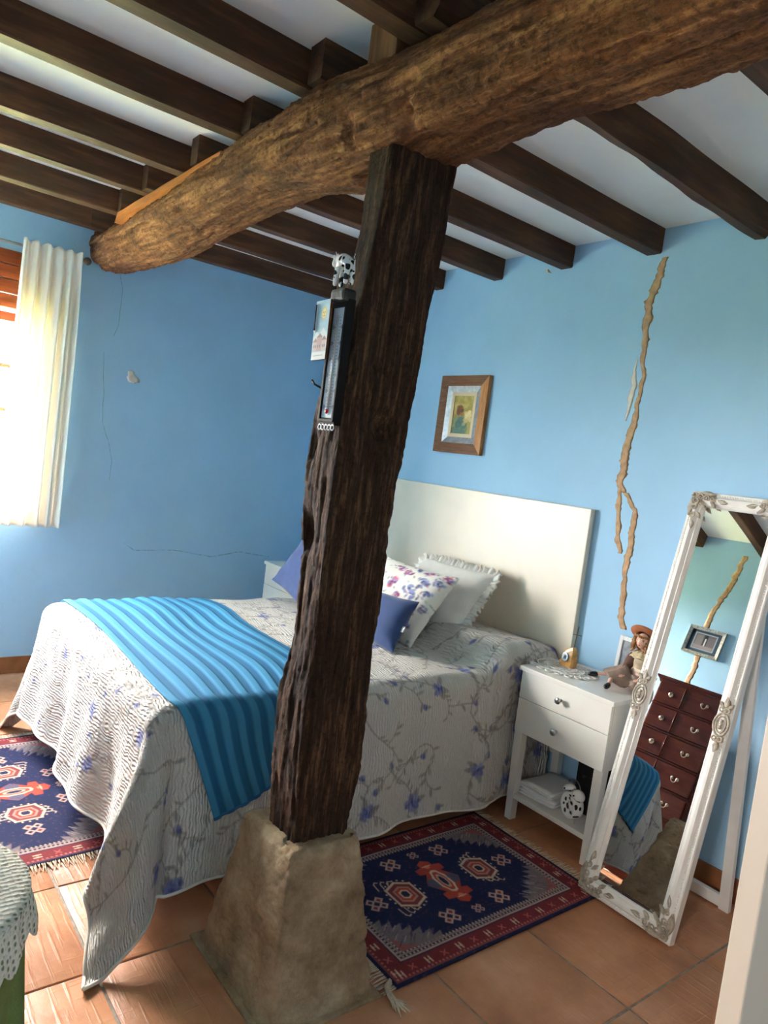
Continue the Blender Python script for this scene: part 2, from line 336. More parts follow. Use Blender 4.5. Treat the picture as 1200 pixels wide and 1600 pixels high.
# ------------------------------------------------------------------ room shell
def struct(o): o['kind'] = 'structure'; return o
RX = 5.30                                     # right wall
def wall_hole(name, axis, pos, thick, a0, a1, z0, z1, hole):
    """wall slab with a rectangular opening; axis X -> plane x=pos spanning y, axis Y -> plane y=pos spanning x"""
    mb = MB(); h0, h1, hz0, hz1 = hole
    for (p0, p1, q0, q1) in ((a0, h0, z0, z1), (h1, a1, z0, z1), (h0, h1, z0, hz0), (h0, h1, hz1, z1)):
        if axis == 'X': mb.box(pos-thick, pos, p0, p1, q0, q1)
        else: mb.box(p0, p1, pos-thick, pos, q0, q1)
    return struct(mb.build(name, M['wall']))
wl = wall_hole('wall_left', 'X', 0, .25, FY-.35, BY+.2, 0, CZ+.1, WL)
wb = struct(box('wall_back', M['wall'], None, 0, RX, BY, BY+.2, 0, CZ+.1))
wf = struct(box('wall_front', M['wall'], None, 0, 4.15, FY-.35, FY, 0, CZ+.1))
wr = struct(box('wall_right', M['wall'], None, RX, RX+.2, FY-1.4, BY+.2, 0, CZ+.1))
hw = wall_hole('wall_hall', 'Y', FY-1.25, .2, 4.0, RX, 0, CZ+.1, WF); hw.data.materials[0] = M['ceil']
struct(box('wall_passage', M['ceil'], None, 4.0, 4.15, FY-1.25, FY-.35, 0, CZ+.1))
struct(box('ceiling', M['ceil'], None, -.25, RX+.2, FY-1.45, BY+.2, CZ, CZ+.1))
fl = struct(box('floor', M['grout'], None, -.25, RX+.2, FY-1.45, BY+.2, -.12, -.004))
TP = .4555
mb = MB(); g = .0045; mb.box(g, TP-g, g, TP-g, -.012, 0, bev=.003); t0 = mb.build('tile', M['tile'], fl, org=(TP/2, TP/2, -.012)); autosmooth(t0)
first = True
for i in range(-7, 7):
    for j in range(-5, 6):
        x, y = 2.766+i*TP, .716+j*TP
        if x+TP < .02 or x > RX or y+TP < -1.3 or y > BY-.01: continue
        t = t0 if first else t0.copy()
        if not first: col.objects.link(t); t.parent = fl
        first = False; t.location = Vector((x+TP/2, y+TP/2, -.012+random.uniform(-.0012, .0008)))-ORG[fl.name]
        t.rotation_euler = (random.uniform(-.002, .002), random.uniform(-.002, .002), random.choice((0, PI)))
struct(box('baseboard_back', M['skirting'], None, 0, RX, BY-.012, BY, 0, .105, bev=.003))
struct(box('baseboard_left', M['skirting'], None, 0, .012, FY, BY-.012, 0, .105, bev=.003))
struct(box('ground', plain('grass_meadow', (120, 134, 88), .95, .2, 2), None, -60, 60, -60, 60, -2.7, -2.5))
# windows
def mk_window(name, axis, hole, pos, depth, cols, rows, label):
    a0, a1, z0, z1 = hole; f = .055; mb = MB()
    def bx(m_, p0, p1, q0, q1, d0, d1):
        if axis == 'X': m_.box(pos-d1, pos-d0, p0, p1, q0, q1, bev=.004)
        else: m_.box(p0, p1, pos-d1, pos-d0, q0, q1, bev=.004)
    d0, d1 = depth
    for q in ((a0, a0+f, z0, z1), (a1-f, a1, z0, z1), (a0+f, a1-f, z0, z0+f), (a0+f, a1-f, z1-f, z1)): bx(mb, *q, d0, d1)
    o = struct(mb.build(name, M['windowwood']))
    W_, H_ = (a1-a0-2*f), (z1-z0-2*f)
    for i in range(1, cols):
        m2 = MB(); x = a0+f+W_*i/cols; bx(m2, x-.016, x+.016, z0+f, z1-f, d0+.01, d1-.01); m2.build('mullion', M['windowwood'], o)
    for i in range(1, rows):
        m2 = MB(); z = z0+f+H_*i/rows; bx(m2, a0+f, a1-f, z-.012, z+.012, d0+.012, d1-.012); m2.build('glazing_bar', M['windowwood'], o)
    for i in range(cols):
        for j in range(rows):
            m2 = MB(); bx(m2, a0+f+W_*i/cols+.012, a0+f+W_*(i+1)/cols-.012, z0+f+H_*j/rows+.01, z0+f+H_*(j+1)/rows-.01, (d0+d1)/2-.002, (d0+d1)/2+.002); m2.build('pane', M['glass'], o)
    return o
w1 = mk_window('window_1', 'X', (WL[0], WL[1], WL[2], 2.20), 0, (.12, .17), 2, 4, '')
w2 = mk_window('added_hall_window', 'Y', WF, FY-1.25, (.10, .15), 2, 3, '')  # hall window added out of view as a second daylight source
# wooden head box over the left window: stacked boards and trim
for k in range(4):
    z0 = 2.205+k*.083
    box('head_board', M['windowwood'], w1, -.10-.012*(k % 2), .016, WL[0]-.06, WL[1]+.05, z0, z0+.079, bev=.006)
mb = MB(); mb.box(-.12, .05, WL[0]-.05, WL[1]+.03, WL[2]-.035, WL[2]-.0, bev=.006); mb.build('window_sill', M['windowwood'], w1)
# cracks on the walls
def strip(pts, parent, m, name, plane, pos, th, wfun, seed):
    """ragged flat strip following a polyline on a wall; plane 'Y' (x,z points) or 'X' (y,z points)"""
    P = []; rs = random.Random(seed)
    for (p, q) in zip(pts[:-1], pts[1:]):
        n = max(2, int(math.dist(p, q)/.012))
        for k in range(n): P.append((p[0]+(q[0]-p[0])*k/n, p[1]+(q[1]-p[1])*k/n))
    P.append(pts[-1]); rings = []; n = len(P)
    for i, (a, z) in enumerate(P):
        t = i/(n-1); wd = wfun(t)
        l = wd*max(.3, .8+.7*mnoise.noise((i*.22, seed, 1))+.35*mnoise.noise((i*.9, seed, 1))+rs.uniform(-.08, .14)); r = wd*max(.3, .8+.7*mnoise.noise((i*.24, seed, 7))+.35*mnoise.noise((i*.8, seed, 4))+rs.uniform(-.08, .14))
        a += .006*mnoise.noise((i*.12, seed, 3)); jz = rs.uniform(-.003, .003)
        q = [(a-l, z+jz, 0), (a-l*.5, z, th*(.7+.5*rs.random())), (a+r*.4, z-jz, th*(.6+.6*rs.random())), (a+r, z-jz, 0)]
        rings.append([(x, pos-d, zz) if plane == 'Y' else (pos+d, x, zz) for x, zz, d in q])
    return MB().rings(rings).build(name, m, parent, True)
A_ = [(2.793, 2.71), (2.775, 2.62), (2.744, 2.513), (2.757, 2.242), (2.773, 2.151), (2.765, 2.0), (2.752, 1.876), (2.735, 1.75), (2.742, 1.629), (2.762, 1.60)]
cf = strip(A_, wb, M['putty'], 'crack_filler', 'Y', BY, .0010, lambda t: .021+.007*math.sin(t*9), 3)
strip([(2.742, 1.62), (2.748, 1.536), (2.762, 1.42), (2.788, 1.324), (2.79, 1.31)], wb, M['putty'], 'crack_filler', 'Y', BY, .0010, lambda t: .017, 5)
strip([(2.775, 1.60), (2.80, 1.565), (2.84, 1.53), (2.841, 1.364), (2.838, 1.179), (2.85, 1.05), (2.868, .96)], wb, M['putty'], 'crack_filler', 'Y', BY, .0010, lambda t: .020, 9)
strip([(2.728, 2.235), (2.719, 2.19), (2.732, 2.11), (2.722, 2.03), (2.712, 1.945)], wb, M['plaster'], 'plaster_patch', 'Y', BY, .002, lambda t: .017*math.sin(PI*min(.96, max(.06, t)))+.003, 12)
strip([(2.085, 2.745), (2.10, 2.727), (2.125, 2.722)], wb, M['plaster'], 'plaster_chip', 'Y', BY, .004, lambda t: .018, 15)
strip([(1.53, 1.975), (1.54, 1.955), (1.547, 1.93), (1.55, 1.905), (1.552, 1.895)], wl, M['plaster'], 'plaster_chip', 'X', 0, .003, lambda t: .012+.032*math.sin(PI*t), 21)
strip([(1.40, 2.56), (1.425, 2.47), (1.421, 2.235), (1.40, 2.17)], wl, M['hair_line'], 'hairline_crack', 'X', 0, .0008, lambda t: .0016, 30)
strip([(1.35, 2.06), (1.351, 2.018), (1.372, 1.80), (1.383, 1.616), (1.43, 1.50), (1.467, 1.377), (1.46, 1.25)], wl, M['hair_line'], 'hairline_crack', 'X', 0, .0008, lambda t: .0014, 33)
strip([(1.60, .84), (1.674, .791), (1.95, .80), (2.233, .758), (2.45, .80), (2.704, .767)], wl, M['hair_line'], 'hairline_crack', 'X', 0, .0008, lambda t: .0018, 36)
# front wall crack seen in the mirror
strip([(1.985, 2.72), (1.97, 2.45), (1.92, 2.2), (1.91, 2.05), (1.95, 1.72), (1.945, 1.45)], wf, M['putty'], 'crack_filler', 'Y', FY+.0002, -.001, lambda t: .028, 41)

# ------------------------------------------------------------------ timber frame
def joist(label, x0, x1, y0, y1, z0=2.73, z1=CZ+.004, x0b=None, x1b=None, seed=0, wob=.004, wanes=0, cat='joist', group=None):
    n = max(12, int((y1-y0)/.05)); rings = []; x0b = x0 if x0b is None else x0b; x1b = x1 if x1b is None else x1b
    for i in range(n+1):
        t = i/n; y = y0+(y1-y0)*t; a = x0+(x0b-x0)*t; b_ = x1+(x1b-x1)*t
        w1_ = wob*mnoise.noise((seed, y*2.2, 0)); w2_ = wob*mnoise.noise((seed, y*2.5, 5)); w3 = wob*mnoise.noise((seed, y*2., 9))
        c = wanes*(.35+.65*max(0, 1-abs(t-.45)*2.2))*(1+.5*mnoise.noise((seed, y*5, 2)))
        if c > .004: ring = [(a+w1_, y, z1), (a+w1_, y, z0+c*.9), (a+w1_+c*.45, y, z0+w3+c*.12), (b_+w2_-.02, y, z0+w3), (b_+w2_, y, z0+w3+.01+c*.6), (b_+w2_, y, z1)]
        else: ring = [(a+w1_, y, z1), (a+w1_, y, z0+w3+.006), (a+w1_+.006, y, z0+w3), (b_+w2_-.006, y, z0+w3), (b_+w2_, y, z0+w3+.006), (b_+w2_, y, z1)]
        rings.append(ring)
    o = MB().rings(rings).build('ceiling_joist', M['joist']); autosmooth(o, 25); return tag(o, label, cat, group)
far = [(.19, .262), (.69, .762), (1.18, 1.255), (1.69, 1.764), (2.18, 2.258), (2.69, 2.768), (3.185, 3.27), (3.70, 3.785), (4.22, 4.30), (4.75, 4.83)]
farlab = ['dark ceiling joist nearest the left wall, far side of the beam', 'second dark far joist out from the left wall, ends on back wall',
 'dark far joist ending on the back wall just right of the post top', 'dark far joist above the painted picture on the back wall',
 'dark far joist ending over a white plaster chip on back wall', 'dark far joist whose end sits over the tan crack in the wall',
 'broad rough joist with a ragged waney edge, right of the tan crack', 'dark far joist at upper right edge of the ceiling',
 'far joist past the frame above the wardrobe', 'last far joist beside the right wall']
for k, (a, b_) in enumerate(far):
    if k == 6: joist(farlab[k], a+.005, b_+.012, 1.13, BY+.05, z0=2.72, x1b=b_-.005, seed=60, wob=.012, wanes=.06, group='far ceiling joists')
    else: joist(farlab[k], a, b_, 1.13+.02*math.sin(k*2.3), BY+.05, seed=k*3.1, group='far ceiling joists')
near = [(.185-.0, .26), (.628, .71), (1.11, 1.18), (1.53, 1.61), (2.10, 2.172), (2.615, 2.69), (3.10, 3.18), (3.615, 3.695), (4.14, 4.215), (4.665, 4.745)]
nearlab = ['dark near joist running along the top of the window wall', 'second near joist from the window wall, above the curtain',
 'third near joist from the window wall with light adze marked underside', 'fourth near joist from the window wall, above the orange strip',
 'fifth near joist from the window wall, meets the beam left of the post', 'sixth near joist from the window wall, black side and bare lower edge',
 'near joist passing right over the head of the post', 'near joist over the right half of the main beam', 'near joist above the doorway', 'near joist next to the right wall']
for k, (a, b_) in enumerate(near):
    joist(nearlab[k], a, b_, FY-(1.2 if a > 4.2 else .05), 1.42, seed=100+k*2.7, x0b=a-.02*(k == 5), x1b=b_-.02*(k == 5), z0=2.73, group='near ceiling joists')
tag(MB().box(2.925, 3.06, 1.17, 1.33, 2.69, CZ+.003, bev=.004).build('packing_block', timber('block_end_grain', (96, 64, 38), (132, 92, 58), (160, 116, 76), 'Z', 1, .4)), 'upright light brown wooden packing block above the main beam beside post', 'block')
# main beam: log swept along X
ST = [(-.12, 1.350, 2.690, .145, .118, 2.2), (.35, 1.330, 2.650, .148, .125, 2.2), (.9, 1.300, 2.615, .15, .128, 2.3), (1.35, 1.285, 2.605, .15, .125, 2.4),
      (1.75, 1.275, 2.622, .15, .118, 2.5), (2.1, 1.265, 2.630, .15, .110, 2.6), (2.4, 1.26, 2.622, .155, .112, 2.7), (2.7, 1.255, 2.595, .16, .138, 3.0), (3.0, 1.255, 2.594, .165, .140, 3.6),
      (3.3, 1.26, 2.600, .165, .134, 4.2), (3.7, 1.27, 2.598, .165, .130, 4.5), (4.2, 1.285, 2.597, .165, .130, 4.5), (5.45, 1.30, 2.597, .165, .130, 4.5)]
def lerp_st(T, x):
    xs = [s[0] for s in T]; out = []
    for k in range(1, len(T[0])):
        out.append(float(np.interp(x, xs, [s[k] for s in T])))
    return out
def smooth_st(T, x): return [(a+2*b_+c)/4 for a, b_, c in zip(lerp_st(T, x-.12), lerp_st(T, x), lerp_st(T, x+.12))]
NX, NR = 620, 96; P = np.zeros((NX, NR, 3))
for i in range(NX):
    x = -.12+(5.45+.12)*i/(NX-1); cy, cz, hy, hz, pw = smooth_st(ST, x)
    for k in range(NR):
        a = 2*PI*k/NR; c, s_ = math.cos(a), math.sin(a); r = (abs(c)**pw+abs(s_)**pw)**(-1/pw)
        y, z = cy+hy*r*c, cz+hz*r*s_
        d = .012*fbm((x*1.6, y*5, z*5), 3)+.0065*fbm((x*6, y*24, z*24), 3)+.0045*mnoise.noise((x*46, y*60, z*60))+.003*mnoise.noise((x*90, y*90, z*90))
        k1 = mnoise.noise((x*1.1+9, y*9, z*9)); d -= .018*max(0, abs(k1)*-1+.06)/.06*(.5+.5*mnoise.noise((x*2, 4, 4)))
        # knots and chewed hollows
        for (kx, kz, kr, kd) in ((.95, 2.60, .05, .014), (1.62, 2.54, .08, .020), (1.30, 2.53, .045, .02), (2.95, 2.53, .07, .022), (1.86, 2.72, .06, .025), (3.22, 2.50, .06, .02)):
            if y < cy: d -= kd*math.exp(-((x-kx)**2+(z-kz)**2)/(kr*kr))*(.6+.8*mnoise.noise((x*20, y*20, z*20)))
        y += d*c*1.2; z += d*s_*1.2; t_ = min(1, max(0, (x-2.6)/.7)); t_ = t_*t_*(3-2*t_)
        if y < cy: z -= .038*t_*(cy-y)/hy*min(1, max(0, (cz-z)/hz)); y += .60*t_*max(0, z-(cz-.01))*min(1, (cy-y)/hy)
        P[i, k] = (x, y, z)
bo = gridmesh('main_beam', P, M['beam'], wrap=True); tag(bo, 'massive curved rough-hewn oak beam resting on the post', 'beam')
bo2 = None
# orange wedge strip on top of the beam
mb = MB(); rs = []
for i in range(24):
    t = i/23; x = .72+1.28*t; zt = 2.727-.006*t; zb = 2.668+.030*t; w_ = .004*math.sin(i*.9)
    rs.append([(x, 1.132+.004*t+w_*.3, zb), (x, 1.19, zb), (x, 1.19, zt), (x, 1.142+w_*.3, zt-.002)])
tag(mb.rings(rs).build('wedge_strip', M['fresh']), 'thin fresh orange pine strip wedged along the top of the beam', 'strip')
# post
PS = [(.44, 2.962, 3.125, 1.127, 1.320), (.65, 2.955, 3.122, 1.112, 1.328), (.9, 2.965, 3.118, 1.105, 1.332), (1.05, 2.978, 3.118, 1.115, 1.334), (1.27, 2.979, 3.115, 1.112, 1.330), (1.42, 2.962, 3.115, 1.110, 1.328),
      (1.54, 2.948, 3.118, 1.109, 1.338), (1.60, 2.950, 3.12, 1.108, 1.348), (1.66, 2.952, 3.12, 1.109, 1.348), (1.8, 2.96, 3.12, 1.115, 1.352), (1.95, 2.985, 3.12, 1.122, 1.364), (2.06, 2.968, 3.12, 1.128, 1.372), (2.12, 2.966, 3.12, 1.133, 1.377), (2.165, 3.03, 3.122, 1.138, 1.380), (2.25, 3.038, 3.128, 1.142, 1.384), (2.48, 3.02, 3.135, 1.148, 1.390), (2.56, 3.015, 3.135, 1.15, 1.392)]
NZ, NR = 520, 132; P = np.zeros((NZ, NR, 3))
for i in range(NZ):
    z = .44+2.12*i/(NZ-1); x0, x1, y0, y1 = lerp_st(PS, z); cx = (x0+x1)/2
    ero = .35+.65*max(0, min(1, (2.1-z)/.7))
    for k, (x, y, nx, ny, e) in enumerate(rect_ring(x0, x1, y0, y1, NR, .008)):
        f1 = mnoise.noise((x*46, y*46, z*3.2)); f2 = mnoise.noise((x*110, y*110, z*11))
        d = .003*fbm((x*7, y*7, z*2.2), 3)+ero*(.0042*f1-.0045*max(0, abs(f1)-.25)+.003*f2)+.0012*mnoise.noise((x*200, y*200, z*60))
        ne = math.exp(-e/.016)
        d -= ero*ne*(.012*max(0, mnoise.noise((x*6+3, y*6, z*9))+.05)+.006*max(0, mnoise.noise((x*9, y*9, z*34))))
        if nx > .3:
            for (ky, kz, kr, kd) in ((1.355, 1.60, .025, .016), (1.25, 1.70, .035, .026), (1.20, 1.86, .02, .010)): d -= kd*math.exp(-((y-ky)**2+(z-kz)**2)/(kr*kr))
        if ny < -.3: d -= .020*math.exp(-((z-1.36)/.06)**2-((x-3.0)/.03)**2)+.012*math.exp(-((z-1.62)/.05)**2-((x-2.98)/.02)**2)
        P[i, k] = (x+d*nx*1.4, y+d*ny*1.4, z)
po = gridmesh('wooden_post', P, M['post'], wrap=True); tag(po, 'dark weathered oak post with ragged edges standing on a stone base', 'post')
# nail on the post
tag(MB().tube([(2.962, 1.15, 1.782), (2.925, 1.125, 1.80), (2.915, 1.12, 1.812)], .0035, 6).build('bent_nail', M['black']), 'small bent dark nail sticking out of the post', 'nail')
# stone base: truncated pyramid with rough surface
BZ = [(-.02, 2.765, 3.245, 1.03, 1.40), (.05, 2.79, 3.238, 1.04, 1.385), (.12, 2.805, 3.226, 1.048, 1.376), (.40, 2.868, 3.180, 1.078, 1.345), (.46, 2.878, 3.172, 1.085, 1.338), (.478, 2.892, 3.158, 1.098, 1.328)]
NZ, NR = 120, 168; P = np.zeros((NZ+14, NR, 3))
for i in range(NZ+14):
    if i < NZ: z = -.02+.498*i/(NZ-1); sh = 1
    else: z = .478; sh = 1-(i-NZ+1)/14.3
    x0, x1, y0, y1 = lerp_st(BZ, z); cx, cy = (x0+x1)/2, (y0+y1)/2
    for k, (x, y, nx, ny, e) in enumerate(rect_ring(x0, x1, y0, y1, NR, .007)):
        d = .006*fbm((x*6, y*6, z*6), 3)+.0028*fbm((x*26, y*26, z*26), 3)+.0014*mnoise.noise((x*90, y*90, z*90))
        d -= math.exp(-e/.014)*.014*max(0, mnoise.noise((x*9, y*9, z*22))+.1)*(1 if z < .4 else 1.6)
        pit = mnoise.noise((x*34, y*34, z*34)); d -= .006*max(0, pit-.42)*4
        if i >= NZ: P[i, k] = (cx+(x-cx)*sh, cy+(y-cy)*sh, z+d*.9+.004*mnoise.noise((x*20*sh, y*20*sh, 3)))
        else: P[i, k] = (x+d*nx*1.3, y+d*ny*1.3, z-.012*max(0, z-.44)/.04*max(0, mnoise.noise((x*16, y*16, 1))))
tag(gridmesh('stone_base', P, M['stone'], wrap=True), 'grey truncated stone block carrying the foot of the wooden post', 'stone base')
tag(box('stone_sill', M['stone'], None, 2.748, 3.262, 1.015, 1.412, -.003, .008, bev=.004), 'thin grey mortar collar around the foot of the stone base', 'mortar')

# ------------------------------------------------------------------ bed
BX0, BX1, BF, ZT = 1.03, 2.50, .965, .690      # mattress edges in X, foot edge in Y, top height
LW = BX1-BX0; LB = 2.985-BF
bed = thing('bed', 'double bed hidden under a floral quilted bedspread', 'bed', ((BX0+BX1)/2, (BF+2.9)/2, 0))
box('mattress', M['linen'], bed, BX0+.03, BX1-.03, BF+.03, 2.965, .36, ZT-.03, bev=.04)
box('base', M['linen'], bed, BX0+.05, BX1-.05, BF+.05, 2.965, .16, .36, bev=.01)
for x in (BX0+.15, BX1-.15):
    for y in (BF+.2, 2.8): MB().lathe([(.022, 0), (.028, .16)], (x, y, 0)).build('leg', M['black'], bed)
tag(box('headboard', M['panel'], None, 1.02, 2.622, 2.978, BY-.001, .25, 1.50, bev=.004), 'tall plain cream headboard panel fixed to blue wall', 'headboard')
def sstep(a, b, x): t = np.clip((x-a)/(b-a), 0, 1); return t*t*(3-2*t)
def drape(U, V, lift=0.):
    """cloth coordinates (metres, 0..LW across, 0..LB from the foot) -> world points on the made-up bed"""
    U = np.asarray(U, float); V = np.asarray(V, float)
    dr = np.maximum(0, U-LW); dl = np.maximum(0, -U); du = dr+dl; dv = np.maximum(0, -V)
    s = np.hypot(du, dv); phi = np.arctan2(dv, du+1e-9); sx = np.where(dr > 0, 1., -1.)
    bx = np.clip(U, 0, LW); by = np.clip(V, 0, LB)
    head = sstep(1.50, 1.66, by)*(1-.35*sstep(1.80, 2.02, by))
    crown = .02*np.sin(np.clip(bx/LW, 0, 1)*PI)*np.sin(np.clip(by/1.6, 0, 1)*PI)
    top = ZT+crown+.125*head*(1-.0*bx)+.006*np.sin(bx*5.1+by*3)*np.sin(by*4.3)+.004*np.sin(by*17+bx*4)
    R = .075; arc = R*PI/2
    th = np.clip(s/R, 0, PI/2); out = R*np.sin(th); drop = R*(1-np.cos(th)); rest = np.maximum(0, s-arc)
    corner = np.sin(2*phi)**2*(du > 0)*(dv > 0); rest = rest*(1-.03*corner)+.115*head*np.clip(rest/.5, 0, 1)*(dr > 0)
    # folds hanging along the sides
    side = np.cos(phi)**2; front = np.sin(phi)**2
    wav = side*(.022*np.sin(V*9.0+.6)+.012*np.sin(V*21+1.3))+front*(.026*np.sin(U*8.6+.4)+.014*np.sin(U*19+.8))
    fl_ = .06*side+.10*front+.44*corner
    cr_right = corner*(sx > 0)
    fl_ = fl_-.26*corner*(sx < 0)-.04*(sx < 0)*side
    o2 = rest*np.clip(fl_, 0, .85)+wav*np.clip(rest/.35, 0, 1)
    o2 += .05*cr_right*np.sin(phi*6-.5)*np.clip(rest/.5, 0, 1)
    d2 = np.sqrt(np.maximum(rest**2-np.clip(o2, 0, None)**2, (rest*.35)**2))
    X = BX0+bx+sx*np.cos(phi)*(out+o2)*(s > 0); Y = BF+by-np.sin(phi)*(out+o2)*(s > 0); Z = top-drop-d2
    fz = .010+.004*np.sin(U*30)*np.sin(V*30); over = np.maximum(0, fz-Z)
    k = over*.9*(s > 0); X = X+sx*np.cos(phi)*k*.55; Y = Y-np.sin(phi)*k*.55; Z = np.where(Z < fz, fz+.006*np.clip(over*6, 0, 1), Z)
    # crease where the cover is tucked in front of the bolster on the hanging side
    cre = np.exp(-((V-1.56)/.03)**2)*np.clip(dr/.2, 0, 1)*np.clip((.75-dr)/.5, 0, 1); X = X-.03*cre
    return np.stack([X, Y, Z+lift], -1)
HR, HL, HF = .655, .62, .585
cv = Canvas(LW+HR+HL, LB-.02+HF, .0055, (216, 209, 200))
rs_ = random.Random(5)
def flower(c, x, y, r):
    cols = [(104, 112, 172), (126, 134, 190), (84, 92, 152), (150, 156, 204)]
    for k in range(9):
        a = k*2*PI/7+rs_.uniform(-.3, .3); d = r*.55
        c.ell(x+d*math.cos(a), y+d*math.sin(a), r*.52, r*.3, a+rs_.uniform(-.4, .4), cols[k % 4], .8)
    for k in range(6):
        a = rs_.uniform(0, 6.28); c.ell(x+r*.25*math.cos(a), y+r*.25*math.sin(a), r*.34, r*.16, a, cols[(k*3+2) % 4], .85)
    c.ell(x, y, r*.16, r*.16, 0, (70, 74, 130), .9)
def leaf(c, x, y, a, L, colr): c.ell(x+L*.5*math.cos(a), y+L*.5*math.sin(a), L*.5, L*.19, a, colr, .8)
def vine(c, x, y, a, n, depth=0):
    pts = [(x, y)]; k = rs_.uniform(-.35, .35)
    for i in range(n):
        a += k+rs_.uniform(-.22, .22); k = k*.9+rs_.uniform(-.1, .1)
        x += .028*math.cos(a); y += .028*math.sin(a); pts.append((x, y))
        g_ = rs_.choice([(150, 142, 132), (164, 154, 146), (138, 134, 132), (156, 142, 124)])
        if i % 3 != 0:
            leaf(c, x, y, a+rs_.choice((-1, 1))*rs_.uniform(.5, 1.1), rs_.uniform(.022, .042), g_)
        if depth < 1 and i % 5 == 3: vine(c, x, y, a+rs_.choice((-1, 1))*rs_.uniform(.6, 1.1), rs_.randint(4, 7), depth+1)
    c.line(pts, .0055, (158, 149, 138), .85)
    if depth: 
        if rs_.random() < .55: c.ell(x, y, .015, .011, a, (108, 114, 170), .85); c.ell(x+.01, y+.006, .010, .008, a, (84, 90, 150), .8)
    return x, y
ys = np.arange(.14, cv.h, .265)
for j, yy in enumerate(ys):
    for i in range(12):
        xx = .13+i*.26+(.13 if j % 2 else 0)+rs_.uniform(-.06, .06); y2 = yy+rs_.uniform(-.06, .06)
        if xx > cv.w: continue
        a = rs_.uniform(0, 6.28); vine(cv, xx, y2, a, rs_.randint(7, 10)); vine(cv, xx, y2, a+PI+rs_.uniform(-.5, .5), rs_.randint(5, 8))
        if (i+j) % 2 == 0:
            for q in range(3): leaf(cv, xx, y2, rs_.uniform(0, 6.28), .065, (150, 142, 134))
            flower(cv, xx, y2, rs_.uniform(.030, .042))
Ug, Vg = np.meshgrid(cv.x-HL, cv.y-HF); uvq = np.stack([Ug, Vg], -1)
spread = gridmesh('bedspread', drape(Ug, Vg), M['quilt'], colors=cv.c, uv=uvq); solidify(spread, .007, -1)
tag(spread, 'white quilted bedspread with blue flowers and grey vines draped over the bed', 'bedspread')
# hem binding
hem = []
for v_ in np.linspace(LB-.03, -HF, 260): hem.append((LW+HR, v_))
for u_ in np.linspace(LW+HR, -HL, 260): hem.append((u_, -HF))
hp = drape(np.array([h[0] for h in hem]), np.array([h[1] for h in hem]))
MB().tube([tuple(p) for p in hp], .006, 6).build('hem_binding', plain('quilt_binding', (216, 208, 196), .9, .04, 30), spread, True)
# knitted runner
RW = .70; nu, nv = 330, 220
u = np.linspace(0, 1, nu); q = np.linspace(0, 1, nv); Uq, Qq = np.meshgrid(u, q); Uq = -.22+Uq*(LW+.66-.17*Qq)
ov = np.maximum(0, Uq-LW); ends = Qq*(RW-.12*sstep(LW-.3, LW+.4, Uq))
Vq = .022+.02*np.sin(Uq*3)+ends+.34*ov+.02*np.sin(Uq*6.5)*Qq-.05*Qq*sstep(.6, 0, Uq)*-1
ribs = 20; ph = Qq*ribs; rib = np.clip(np.sin(ph*PI*1.0)*2.2, -1, 1)
Pn = drape(Uq, Vq, 0)
gx = np.gradient(Pn, axis=1); gy = np.gradient(Pn, axis=0); nrm = np.cross(gx, gy); nrm /= np.linalg.norm(nrm, axis=-1, keepdims=True)+1e-9
Pn = Pn+nrm*(.011+.0032*rib)[..., None]
cl = np.empty((nv, nu, 3)); ca, cb = np.array(S(64, 136, 174)), np.array(S(38, 102, 140)); tt = (.5+.5*rib)[..., None]; cl[:] = ca*tt+cb*(1-tt)  # rib shading put into the colour: ridges lighter, grooves darker
m = painted('ribbed_blue_knit', .9, .5, 380, .004); runner = gridmesh('bed_runner', Pn, m, colors=cl); solidify(runner, .006, -1)
tag(runner, 'ribbed blue knitted throw laid across the foot of the bed', 'throw')
edge = [tuple(p) for p in Pn[::3, -1]]
MB().tube(edge, .006, 6).build('fringe_edge', plain('blue_knit_edge', (30, 96, 142), .9, .05, 60), runner, True)
# pillows
def pillow(name, m, w_, h_, t_, Tm, label, cv_=None, n=48, pin=.10, group=None):
    g1 = np.linspace(-1, 1, n); A, B = np.meshgrid(g1, g1)
    prof = (np.clip(1-np.abs(A)**2.6, 0, 1)*np.clip(1-np.abs(B)**2.6, 0, 1))**.55
    px = A*w_/2*(1-pin*(1-np.abs(A)**2)*0-pin*(1-B**2)*np.abs(A)**3*1.0); py = B*h_/2*(1-pin*(1-A**2)*np.abs(B)**3)
    wr_ = .010*np.sin(A*7+B*5)*np.sin(B*6-A*3)*np.clip(1.1-prof, 0, 1)
    # z forward; front then back sheet share the rim
    fr = np.stack([px, py, prof*t_/2+wr_*.6], -1); bk = np.stack([px, py, -prof*t_/2+wr_*.4], -1)
    def tf(Q): 
        R_ = np.array(Tm.to_3x3()); return Q @ R_.T+np.array(Tm.translation)
    if cv_ is None:
        vs = np.concatenate([tf(fr).reshape(-1, 3), tf(bk).reshape(-1, 3)]); me = bpy.data.meshes.new(name); idx = np.arange(n*n).reshape(n, n)
        qf = np.stack([idx[:-1, :-1], idx[:-1, 1:], idx[1:, 1:], idx[1:, :-1]], -1).reshape(-1, 4); qb = qf[:, ::-1]+n*n
        me.from_pydata(vs.tolist(), [], np.concatenate([qf, qb]).tolist()); bm = bmesh.new(); bm.from_mesh(me); bmesh.ops.remove_doubles(bm, verts=bm.verts[:], dist=.0004); bm.to_mesh(me); bm.free()
        o = link(name, me, m, None, True)
    else:
        o = gridmesh(name, np.concatenate([tf(fr), tf(bk)[::-1]], 0), m, colors=np.concatenate([cv_.c, cv_.c[::-1]], 0))
    return tag(o, label, 'pillow', group), tf, fr
